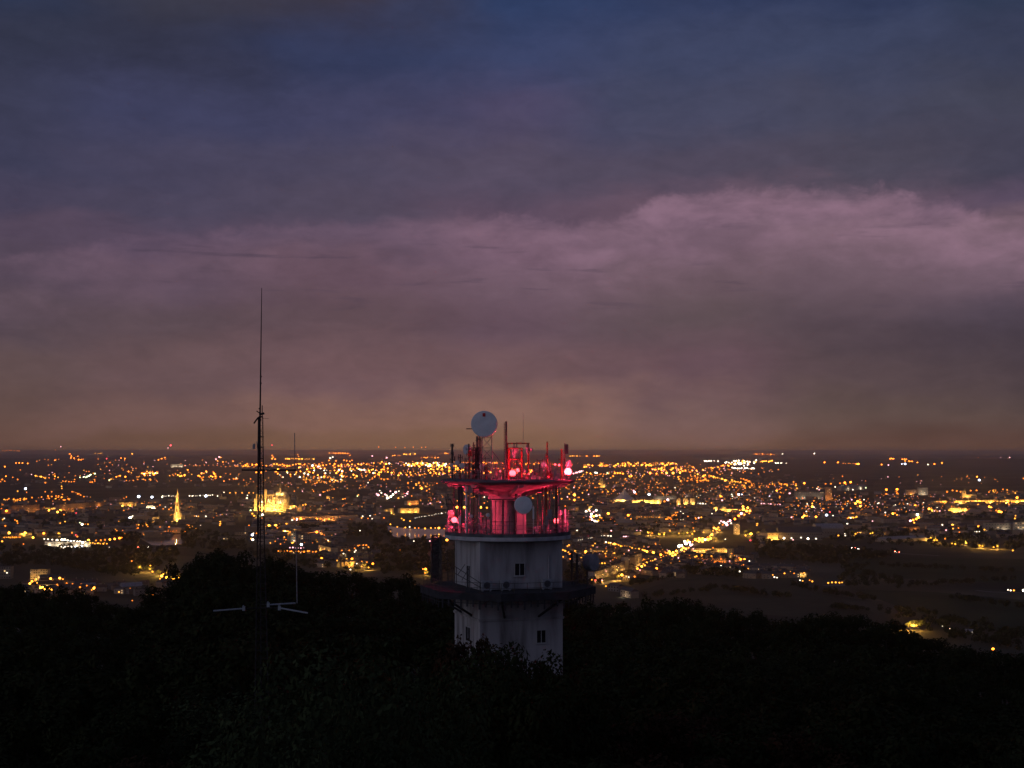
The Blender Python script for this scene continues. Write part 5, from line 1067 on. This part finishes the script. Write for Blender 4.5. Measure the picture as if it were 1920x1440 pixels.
def tent():
    s = gpt(1168, 941); k = s.y/F; e = empty('tent_roofed_hall', s, 'pale swept tent shaped roof hall with thin mast', 'hall')
    b = MB(); c = Vector((0, 18*k, 0)); b.lathe(c+Vector((4*k,0,0)), [(23*k, 2), (22*k, 4*k), (14*k, 8.5*k), (8*k, 13*k), (3*k, 20*k), (.6*k, 25*k)], 16); MBb(b, 'roof', M['fascia'], e)
    b = MB(); b.cyl((9*k, 18*k, 16*k), (9.5*k, 18*k, 38*k), .45*k, .12*k); MBb(b, 'mast', M['steel'], e)
    b = MB(); b.box((-26*k, 2*k, 0), (22*k, 8*k, 4*k)); MBb(b, 'wall', PL, e)
    for x in (-20, -10, 0): flood(e, x*k, -6*k, 3, 40000, 'y')
tent()
s = gpt(1358, 957); k = s.y/F; e = empty('domed_building', s, 'low yellow lit dome left of the lit crossing', 'dome')
b = MB(); b.lathe((0, 6*k, 0), [(7*k, 0), (7*k, 4.5*k), (6.6*k, 5*k), (5.2*k, 7.6*k), (2.5*k, 9.2*k), (.4*k, 9.8*k)], 20); MBb(b, 'dome', ST, e)
b = MB(); b.lathe((0, 6*k, 9.6*k), [(.9*k, 0), (.7*k, 1.5*k), (.1*k, 2.4*k)], 8); MBb(b, 'lantern', ST, e); flood(e, 0, -8*k, 3, 30000, 'y')
# ---- river, bridge
wat = mat('river_water', (.015,.017,.02), (.01,.012,.014), .02, .10, spec=.6, bump=.25, stretch=(1,3,1))
sheet('river', [(262,1009),(300,1003),(345,1001),(346,1020),(300,1023),(284,1022)], wat); sheet('river', [(722,986),(768,991),(845,992),(845,1005),(790,1011),(760,1010),(738,1006)], wat)
a = gpt(261, 1004); b_ = gpt(334, 999); e = empty('bridge', a, 'thin lit river bridge below the glowing spire', 'bridge'); e.rotation_euler = (0,0,math.atan2(b_.y-a.y, b_.x-a.x)); L = (b_-a).xy.length
b = MB(); b.box((0,-3,4.4), (L,3,6.1)); MBb(b, 'deck', BR, e)
b = MB(); b.box((0,-3.2,6.1), (L,-3.0,7.2)); b.box((0,3.0,6.1), (L,3.2,7.2)); MBb(b, 'parapet', PL, e)
for i in range(4): b = MB(); x = L*(.14+.24*i); b.box((x-1.2,-2.5,-1), (x+1.2,2.5,5.0)); MBb(b, 'pier', RE, e)
for i in range(6): flood(e, L*(i+.5)/6, -9, 5.0, 4000, 'o')
# ---- roads and fields
asp = M['asphalt']
rd = mat('pale_asphalt', (.16,.155,.15), (.11,.105,.10), -.05, .8)
strip('road', [(1120,1097),(1166,1086),(1200,1070),(1240,1048),(1262,1041),(1290,1026),(1332,1012),(1340,998),(1362,984),(1395,970)], 16, rd)
strip('road', [(1085,1018),(1112,1020),(1137,1021),(1165,1027),(1190,1032),(1215,1039),(1240,1046)], 12, rd, .10)
strip('road', [(1440,1016),(1505,1020),(1600,1030),(1690,1038),(1760,1042)], 10, rd, .12)
strip('road', [(490,990),(520,987),(546,981),(610,979),(680,977)], 16, rd, .12)
strip('road', [(292,1090),(312,1090),(345,1089),(366,1094)], 14, rd, .12); strip('road', [(1545,1098),(1585,1097)], 16, rd, .12)
strip('road', [(1830,1107),(1860,1110),(1925,1112)], 7, rd, .14); strip('road', [(228,1028),(300,1028),(360,1027)], 10, rd, .14)
strip('road', [(1700,1177),(1722,1178)], 12, rd, .14)
fa = mat('pale_meadow', (.066,.064,.044), (.038,.038,.027), -.008, .95, spec=.05); fb = mat('green_meadow', (.044,.056,.030), (.026,.034,.019), -.008, .95, spec=.05)
sheet('field', [(1185,1112),(1260,1088),(1340,1082),(1470,1100),(1560,1118),(1640,1150),(1560,1162),(1400,1150),(1200,1140)], fa, .09)
sheet('field', [(1590,1040),(1700,1046),(1920,1048),(1920,1095),(1700,1085),(1600,1075)], fb, .09)
sheet('field', [(1600,1105),(1750,1110),(1920,1125),(1920,1190),(1800,1170),(1690,1140)], fb, .10)
sheet('field', [(250,1085),(300,1078),(330,1088),(270,1096)], fb, .07)
# ---- cars on the far roads
def car(u, v, ang, label, tail=True, head=True):
    s = gpt(u, v); e = empty('car', s+Vector((0,0,.15)), label, 'car'); e.rotation_euler = (0,0,ang); e.scale = (1.5,)*3
    b = MB(); b.add([(-2.2,-.85,.35),(2.2,-.85,.35),(2.2,.85,.35),(-2.2,.85,.35),(-2.15,-.8,.95),(2.0,-.8,.82),(2.0,.8,.82),(-2.15,.8,.95)], [(0,3,2,1),(4,5,6,7),(0,1,5,4),(1,2,6,5),(2,3,7,6),(3,0,4,7)]); MBb(b, 'body', M['dgrey'], e)
    b = MB(); b.add([(-1.8,-.75,.95),(1.0,-.75,.9),(1.0,.75,.9),(-1.8,.75,.95),(-1.4,-.6,1.45),(.3,-.6,1.45),(.3,.6,1.45),(-1.4,.6,1.45)], [(0,3,2,1),(4,5,6,7),(0,1,5,4),(1,2,6,5),(2,3,7,6),(3,0,4,7)]); MBb(b, 'cabin', M['glassd'], e)
    for x in (-1.35, 1.35):
        for y in (-.8, .8): b = MB(); b.cyl((x, y-.1, .33), (x, y+.1, .33), .33, n=12); MBb(b, 'wheel', M['dgrey'], e)
    for y in (-.6, .6):
        b = MB(); b.ball((-2.25, y, .75), .38, 8, 6); MBb(b, 'tail_light', glow('tail_light', (1,.12,.06), 40), e)
        b = MB(); b.ball((2.25, y, .65), .38, 8, 6); MBb(b, 'headlight', glow('headlight', (1,.92,.8), 40), e)
car(1600,1028,2.9,'car with glowing red tail lights, first on the dark road right of the market hall'); car(1612,1030,-2.6,'car with white headlights just behind the first car on the dark road')
car(1675,1035,2.5,'car with red tail lights farther right on the dark road, left of the last one'); car(1683,1036.5,2.8,'rightmost car with red lights on the dark road')
car(257,1027,2.7,'left car with red tail lights on the road below the bridge'); car(281,1027,2.7,'right car with red tail lights on the road below the bridge')
# ================================================================== ordinary town houses
VAR = []
def house_variant(kind, w, dp, h, wm, rmat, seed):
    e = bpy.data.objects.new('house', None); kids = []
    def part(b, nm, mt):
        me = bpy.data.meshes.new(nm); me.from_pydata([tuple(q) for q in b.v], [], b.f); me.materials.append(mt); me.update()
        o = bpy.data.objects.new(nm, me); o.parent = e; kids.append(o)
    b = MB(); b.box((-w/2, 0, -1), (w/2, dp, h)); part(b, 'wall', wm)
    b = MB()
    if kind == 'gable': 
        rh = dp*.35; b.add([(-w/2-.4,-.5,h),(w/2+.4,-.5,h),(w/2+.4,dp+.5,h),(-w/2-.4,dp+.5,h),(-w/2-.4,dp/2,h+rh),(w/2+.4,dp/2,h+rh)], [(0,1,5,4),(2,3,4,5),(0,4,3),(1,2,5),(0,3,2,1)])
    elif kind == 'hip':
        rh = dp*.32; b.add([(-w/2-.4,-.5,h),(w/2+.4,-.5,h),(w/2+.4,dp+.5,h),(-w/2-.4,dp+.5,h),(-w/2+dp*.4,dp/2,h+rh),(w/2-dp*.4,dp/2,h+rh)], [(0,1,5,4),(2,3,4,5),(0,4,3),(1,2,5),(0,3,2,1)])
    else: b.box((-w/2-.2,-.2,h), (w/2+.2,dp+.2,h+.5)); b.box((-1.5,dp*.4,h+.5), (1.5,dp*.7,h+2.2))
    part(b, 'roof', rmat)
    if kind != 'flat': b = MB(); b.box((w*.25,dp*.55,h), (w*.25+.8,dp*.55+.6,h+dp*.5)); part(b, 'chimney', BR)
    rr = random.Random(seed); n = max(2, int(w/5))
    for j in range(max(1, int(h/3.2))):
        for i in range(n):
            if rr.random() < .35: continue
            b = MB(); x = -w/2+w*(i+.5)/n; z = 1.2+j*3.1; b.box((x-.6,-.06,z), (x+.6,.05,z+1.4)); part(b, 'window', M['window_lit'] if rr.random() < .10 else M['glassd'])
    return e, kids, (w, dp, h, kind, wm, rmat)
spec = [('gable',13,10,6.2,PL,M['tile'],1),('gable',17,10,6.8,RE,M['slate'],2),('hip',14,11,6.5,BR,M['tile'],3),('flat',34,12,12,PL,M['roofing'],4),('gable',22,11,8,BR,M['slate'],5),('flat',24,12,9,RE,M['roofing'],6),('hip',18,12,7,PL,M['slate'],7),('flat',46,13,13,BR,M['zinc'],8)]
VAR = [house_variant(*q) for q in spec]
VD = ['pale gabled house with brown tiles','grey gabled house with slate roof','ochre hipped house with brown tiles','pale flat roofed apartment block','wide ochre house with slate roof','grey flat roofed block','pale hipped house with slate roof','long ochre block with metal roof']
REG = [ # u0,u1,v0,v1,weight,place
 (0,330,938,1008,150,'around the long orange blocks',0),(330,470,940,985,50,'between the glowing spire and the radio mast',0),(470,760,955,984,90,'in the old quarter below the cathedral',0),
 (470,640,985,1022,60,'between radio mast and river',0),(590,710,1030,1066,34,'at the forest edge left of the tower',1),(540,850,915,955,80,'in the quarter behind the festive square',0),
 (40,190,1090,1116,22,'below the pale apartment block',1),(190,330,1100,1125,10,'at the forest edge below the left park',1),(1056,1110,1015,1060,16,'in the gold lit quarter beside the tower shaft',1),
 (1060,1240,1000,1050,44,'around the curved road right of the tower',1),(1180,1300,1060,1084,20,'right of the long apartment row',1),(1240,1420,1045,1078,44,'below the school grounds',1),
 (1400,1520,1068,1086,18,'before the dark fields',1),(1060,1330,925,1000,170,'in the quarters right of the tower gallery',0),(1330,1560,915,985,130,'in the right town above the market hall',0),(1560,1920,925,1010,190,'in the far right town',0),(1060,1560,890,925,90,'in the far suburbs right of the tower',0),(0,850,880,915,120,'in the far suburbs left of the tower',0),(1420,1440,1010,1030,4,'beside the market hall',0)]
rh = random.Random(33); HS_ = []
for (u0,u1,v0,v1,n,pl,nr) in REG:
    for i in range(int(n*1.5)):
        u = rh.uniform(u0, u1); v = rh.uniform(v0, v1)
        if 470 < u < 545 and 945 < v < 968: continue
        if 722 < u < 790 and v < 995 and v > 945: continue
        if 1436 < u < 1586 and 985 < v < 1022: continue
        if 340 < u < 460 and v > 985: continue
        if abs(u-332) < 9 and 960 < v < 990: continue
        p = gpt(u, v); HS_.append((p, rh.randrange(8) if not nr else rh.choice((0,1,2,4,6,0,5)), rh.choice((-.5,-.2,0,.15,.4,1.2,-1.1)), pl))
HS_.sort(key=lambda q: q[0].y)
first = {}; stuffb = {}
for i, (p, k, a, pl) in enumerate(HS_):
    e, kids, (w, dp, h, kind, wm, rmt) = VAR[k]
    if i < 290:
        c = copy_tree(e, kids); c.location = p; c.rotation_euler = (0,0,a); c['_o'] = (0,0,0)
        for q in ('_o',): pass
        nm = 'apartment_block' if k in (3,7) else 'house'; c.name = nm
        tag(c, VD[k]+' '+pl, 'apartment block' if k in (3,7) else 'house', VD[k]+' '+pl)
    else:
        Mx = Matrix.Translation(p) @ Matrix.Rotation(a, 4, 'Z')
        b = stuffb.setdefault(id(wm), (wm, MB()))[1]; b.box(*[tuple(q) for q in ((-w/2,0,-1),(w/2,dp,h))], Mx)
        b = stuffb.setdefault(id(rmt), (rmt, MB()))[1]
        if kind == 'flat': b.box((-w/2-.2,-.2,h), (w/2+.2,dp+.2,h+.5), Mx)
        else:
            r2 = dp*.34; b.add([Mx @ Vector(q) for q in ((-w/2-.4,-.5,h),(w/2+.4,-.5,h),(w/2+.4,dp+.5,h),(-w/2-.4,dp+.5,h),(-w/2+(dp*.4 if kind == 'hip' else -.4),dp/2,h+r2),(w/2-(dp*.4 if kind == 'hip' else -.4),dp/2,h+r2))], [(0,1,5,4),(2,3,4,5),(0,4,3),(1,2,5),(0,3,2,1)])
sb = MB(); mts = []
for n_, (mt_, b) in enumerate(stuffb.values()):
    mts.append(mt_); o_ = len(sb.v); sb.v += b.v
    for f in b.f: sb.f.append(tuple(i+o_ for i in f)); sb.m.append(n_)
o = sb.build('distant_houses', mts); tag(o, 'closely packed small houses and blocks of the far town', 'houses', kind='stuff')

# ================================================================== trees
def tree_meshes(seed, H=14., Rr=5.0, n=2300, leafsz=.42):
    r = random.Random(seed); tb = MB(); th = H*.36; top = Vector((r.uniform(-.4,.4), r.uniform(-.4,.4), H*.72)); mid = Vector((0,0,th))
    tb.cyl((0,0,-1.2), mid, .32, .22, n=7); tb.cyl(mid, top, .22, .07, n=6)
    blobs = []
    for i in range(7):
        a = i*.9+r.random()*.6; L = Rr*r.uniform(.5, .85); z0 = th*r.uniform(.75, 1.2); z1 = z0+H*r.uniform(.14, .38)
        p = Vector((math.cos(a)*L, math.sin(a)*L, z1)); tb.cyl((0,0,z0), p, .12, .04, n=5); blobs.append((p, Rr*r.uniform(.28, .46)))
    for i in range(22):
        a = r.uniform(0, 6.283); t = r.random(); z = H*(.34+.62*t); rad = Rr*math.sqrt(max(.05, 1-((t-.38)/.66)**2))*r.uniform(.35, .92)
        blobs.append((Vector((math.cos(a)*rad, math.sin(a)*rad, z)), Rr*r.uniform(.16, .34)))
    blobs.append((Vector((top.x, top.y, H*.86)), Rr*.3))
    lb = MB()
    for i in range(n):
        c, br = r.choice(blobs); d = Vector((r.gauss(0,1), r.gauss(0,1), r.gauss(0,1))).normalized(); p = c+d*br*r.uniform(.55, 1.08)
        nrm = (d+Vector((r.gauss(0,.5), r.gauss(0,.5), r.gauss(0,.5)+.3))).normalized(); e1 = nrm.orthogonal().normalized(); e2 = nrm.cross(e1); s = leafsz*r.uniform(.5, 1.3)
        t = r.uniform(0, 6.28); a1 = e1*math.cos(t)+e2*math.sin(t); a2 = nrm.cross(a1)
        lb.add([p-a1*s, p-a2*s*.5, p+a1*s, p+a2*s*.5], [(0,1,2,3)])
    return tb, lb
TV = []
for i in range(7):
    t_, l_ = tree_meshes(100+i, 14, (4.6,5.2,5.6,4.9,6.0,5.0,4.4)[i], (3400,3400,9500,3400,3400,8500,8500)[i], (.34,.34,.16,.34,.34,.21,.21)[i])
    mm = M[('leaf','leaf','leaf2','leaf','leaf','leaf3','leaf')[i]]
    tr = bpy.data.meshes.new('trunk'); tr.from_pydata([tuple(q) for q in t_.v], [], t_.f); tr.materials.append(M['bark'])
    cr = bpy.data.meshes.new('crown'); cr.from_pydata([tuple(q) for q in l_.v], [], l_.f); cr.materials.append(mm)
    TV.append((tr, cr))
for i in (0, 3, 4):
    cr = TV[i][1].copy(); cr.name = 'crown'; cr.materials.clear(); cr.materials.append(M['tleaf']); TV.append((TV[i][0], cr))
def tree(p, h, k, label, group=None, wide=1.0, rz=0):
    e = empty('tree', p, label, 'tree', group); s = h/14.; e.scale = (s*wide, s*wide, s); e.rotation_euler = (0,0,rz)
    for nm, me in zip(('trunk','crown'), TV[k]): o = bpy.data.objects.new(nm, me); COL.objects.link(o); o.parent = e
    return e
rt = random.Random(77)
def place(u, D, topv, k, label, group, wide=1.0):
    a = at(u, topv, D); g = G(a.x, a.y); h = max(6., a.z-g)
    return tree((a.x, a.y, g-.3), h, k, label, group, wide*min(1.3, 13./h)*1.0 if h > 13 else wide, rt.uniform(0, 6.28))
BINS = [(150,'below the pale apartment block at the left'),(330,'below the small park at the left'),(470,'just left of the radio mast'),(560,'around the radio mast'),(720,'right of the radio mast'),(850,'just left of the tower'),(1060,'around the tower'),(1200,'just right of the tower'),(1400,'below the long bright avenue'),(1600,'below the market hall'),(1780,'below the dark fields'),(9999,'near the right picture edge')]
def side(u):
    for a, t in BINS:
        if u < a: return t
# brow of the wood: the dark skyline in front of the plain
u = -60.
while u < 1990:
    D = rt.uniform(340, 385); tv = sil(u)+rt.uniform(-3, 7)
    place(u, D, tv, rt.choice((0,1,3,4,6)), 'dark tree on the skyline of the wood, %s' % side(u), 'skyline trees of the %s' % side(u), rt.uniform(1.15, 1.55))
    u += rt.uniform(24, 34)
for (u, v, wd) in ((400,1032,1.4),(372,1046,1.2),(432,1040,1.2),(500,1044,1.1),(1226,1116,1.2),(1300,1126,1.1),(1496,1154,1.2)):
    place(u, 330, v, rt.choice((0,4)), 'taller dark tree standing out of the wood skyline, %s' % side(u), 'taller skyline trees of the %s' % side(u), wd)
# slope rows nearer
rows = [(300, 60, 52), (250, 74, 62), (205, 95, 74), (165, 120, 92), (132, 150, 115), (104, 190, 145), (82, 240, 190)]
nt = 0
for D, dz, stp in rows:
    u = -80.+rt.random()*40
    while u < 2000:
        s_ = sil(u); c = (s_-HOR)/F
        c0 = 17+(c*DR-17)*sst(0, DR, D); tv = HOR+c0/D*F+rt.uniform(-5, 16)*F/D/28
        if D > 150 and D < 215 and 770 < u < 1140: u += stp; continue
        if 120 < D < 150 and 820 < u < 1080: tv = max(tv, 1235)
        if 96 < D < 150 and abs(u-488) < 70: tv = max(tv, 1275); 
        if D < 130 and 860 < u < 1100: tv = max(tv, 1262)
        place(u, D*rt.uniform(.95, 1.05), tv, rt.choice((0,1,3,4)) if D > 140 else rt.choice((5,6,6,2)), 'dark tree in the wood %s, %s' % (side(u), 'farther off' if D > 200 else ('half way' if D > 120 else 'nearest')), 'wood trees %s %s' % (side(u), 'far' if D > 200 else ('mid' if D > 120 else 'near')), rt.uniform(1.2, 1.55))
        nt += 1; u += stp*rt.uniform(.8, 1.2)
place(884, 136, 1180, 5, 'reddish leaved tree overlapping the left foot of the tower', None, .9); place(990, 132, 1206, 6, 'low dark tree overlapping the middle foot of the tower', None, 1.)
place(1048, 130, 1244, 5, 'reddish tree at the right foot of the tower', None, .9)
for u_, v_, D_ in ((845,1235,128),(875,1215,122),(925,1212,126),(955,1228,120),(1010,1232,124),(1035,1262,118),(1070,1258,122),(905,1250,112),(980,1262,110)): place(u_, D_, v_, 6, 'low dark tree crowding the %s of the white tower foot' % ('left' if u_ < 920 else ('middle' if u_ < 1000 else 'right')), 'low trees at the tower foot, %d' % (u_ < 920), 1.1)
place(600, 82, 1165, 2, 'pale green tree, the nearest and largest, below the radio mast', None, 1.25); place(690, 86, 1205, 2, 'pale green tree right of the nearest large one', None, 1.1)
place(770, 92, 1225, 2, 'pale green tree between the nearest one and the tower foot', None, 1.1); place(400, 72, 1360, 2, 'pale green tree top at the lower left edge of the wood', None, 1.1); place(520, 76, 1300, 2, 'pale green tree just left below the nearest large one', None, 1.1)
# lamplit trees in the town
LT = '525,1003;533,1001;622,1050;630,1048;655,1062;684,1066;690,1068;262,1072;283,1073;312,1079;297,1080;338,1087;345,1088;326,1080;1220,1004;1236,1005;1244,1005;1260,1003;1283,1005;1296,1004;1334,1000;1346,998;1398,1002;1404,1006;1414,1008;1421,1005;1705,1180;1712,1181;1720,1181;1215,1003;1342,1014;1336,1013;1604,1004;1634,1004;1744,1014;1753,1017;1790,1022;1798,1019;1811,1021;1836,1027;1844,1027;1861,1030;1870,1029;18,1005;47,1005;110,1005;1100,1040;1132,1042;1150,1042;1060,1040;1073,1044;605,1052;800,1078;470,966;478,970;1748,962;1160,1088;100,1107'
for q in LT.split(';'):
    u, v = map(float, q.split(',')); p = gpt(u+rt.uniform(-1,1), v); h = rt.uniform(8, 12)
    where = 'lower left' if u < 400 and v > 1040 else ('left' if u < 470 else ('centre' if u < 900 else ('right' if u < 1450 else 'far right')))
    tree(p, h, rt.choice((7,8,9)), 'lamplit yellow green tree in the streets of the %s part of town' % where, 'lamplit street trees, %s' % where, 1.2, rt.uniform(0, 6.28))
    ld = bpy.data.lights.new('street_lamp_light', 'POINT'); ld.energy = 30000*(p.y/2500.)**1.2; ld.color = (1,.50,.09); ld.shadow_soft_size = .5
    l = bpy.data.objects.new('street_lamp_light', ld); COL.objects.link(l); dd_ = Vector((p.x, p.y, 0)).normalized(); l.location = p-dd_*(h*.95)+Vector((rt.uniform(-3,3), 0, h*.6))
# woods on the plain
wb = MB()
def wood(poly, n, h=11):
    us = [q[0] for q in poly]; vs = [q[1] for q in poly]; k = 0
    while k < n:
        u = rt.uniform(min(us), max(us)); v = rt.uniform(min(vs), max(vs)); ins = False
        for i in range(len(poly)):
            (x1, y1), (x2, y2) = poly[i], poly[i-1]
            if (y1 > v) != (y2 > v) and u < (x2-x1)*(v-y1)/(y2-y1)+x1: ins = not ins
        if not ins: continue
        k += 1; p = gpt(u, v); hh = h*rt.uniform(.6, 1.2); R_ = hh*.55
        for j in range(34):
            d = Vector((rt.gauss(0,1), rt.gauss(0,1), rt.gauss(0,1))).normalized(); c = p+Vector((0,0,hh*.6))+Vector((d.x*R_, d.y*R_, d.z*hh*.42))*rt.uniform(.6,1.05)
            e1 = (d+Vector((rt.gauss(0,.4),)*3)).orthogonal().normalized(); e2 = d.cross(e1); s_ = R_*rt.uniform(.22, .45)
            wb.add([c-e1*s_, c+e2*s_, c+e1*s_, c-e2*s_*.6], [(0,1,2,3)])
wood([(0,1028),(330,1030),(345,1050),(240,1085),(190,1080),(100,1062),(0,1064)], 420); wood([(340,990),(460,1012),(460,1035),(345,1030)], 130)
wood([(520,985),(730,984),(735,1008),(690,1012),(600,1000),(520,990)], 150); wood([(700,1014),(850,1012),(860,1075),(720,1080),(690,1040)], 260); wood([(50,965),(330,980),(330,990),(60,990)], 90)
wood([(1050,978),(1230,980),(1240,1000),(1050,1005)], 130); wood([(1410,1012),(1440,1018),(1700,1042),(1560,1060),(1420,1048)], 260); wood([(1300,1060),(1460,1085),(1380,1084),(1270,1078)], 90)
wood([(1540,985),(1920,1000),(1920,1035),(1560,1020)], 240); wood([(1060,1060),(1120,1065),(1130,1100),(1060,1100)], 60); wood([(1690,960),(1920,962),(1920,975),(1700,972)], 120, 9); wood([(1580,1060),(1700,1095),(1690,1105),(1570,1100)], 50)
wood([(1650,1150),(1920,1185),(1920,1225),(1760,1195)], 60); wood([(470,1035),(600,1040),(720,1075),(560,1065),(480,1052)], 90); wood([(180,990),(262,1004),(262,1020),(232,1018)], 60); wood([(1240,965),(1400,972),(1300,985),(1240,985)], 60,9)
for poly, n_ in (([(1180,1096),(1260,1084),(1262,1087),(1182,1100)],26),([(1330,1100),(1480,1120),(1478,1124),(1330,1104)],40),([(1480,1098),(1640,1126),(1636,1130),(1478,1101)],44),([(1620,1060),(1920,1072),(1920,1075),(1620,1063)],50),
  ([(1700,1098),(1900,1088),(1900,1091),(1700,1102)],34),([(1560,1140),(1760,1150),(1760,1155),(1560,1144)],34),([(1780,1120),(1920,1140),(1920,1144),(1780,1124)],24),([(1200,1120),(1330,1108),(1332,1111),(1202,1124)],24)): wood(poly, n_, 8)
o = wb.build('woodland', M['leaf']); tag(o, 'dark tree masses and copses spread over the plain', 'woodland', kind='stuff')

# ================================================================== air
hm = bpy.data.materials.new('thin_night_haze'); hm.use_nodes = True; nt_ = hm.node_tree; nt_.nodes.clear()
pv = nt_.nodes.new('ShaderNodeVolumePrincipled'); pv.inputs['Density'].default_value = HAZE; pv.inputs['Color'].default_value = (1,.88,.78,1); pv.inputs['Anisotropy'].default_value = 0.85
oo = nt_.nodes.new('ShaderNodeOutputMaterial'); nt_.links.new(pv.outputs[0], oo.inputs['Volume'])
b = MB(); b.box((-83000,-83000,-3), (83000,83000,224)); o = b.build('haze', hm); tag(o, kind='stuff')
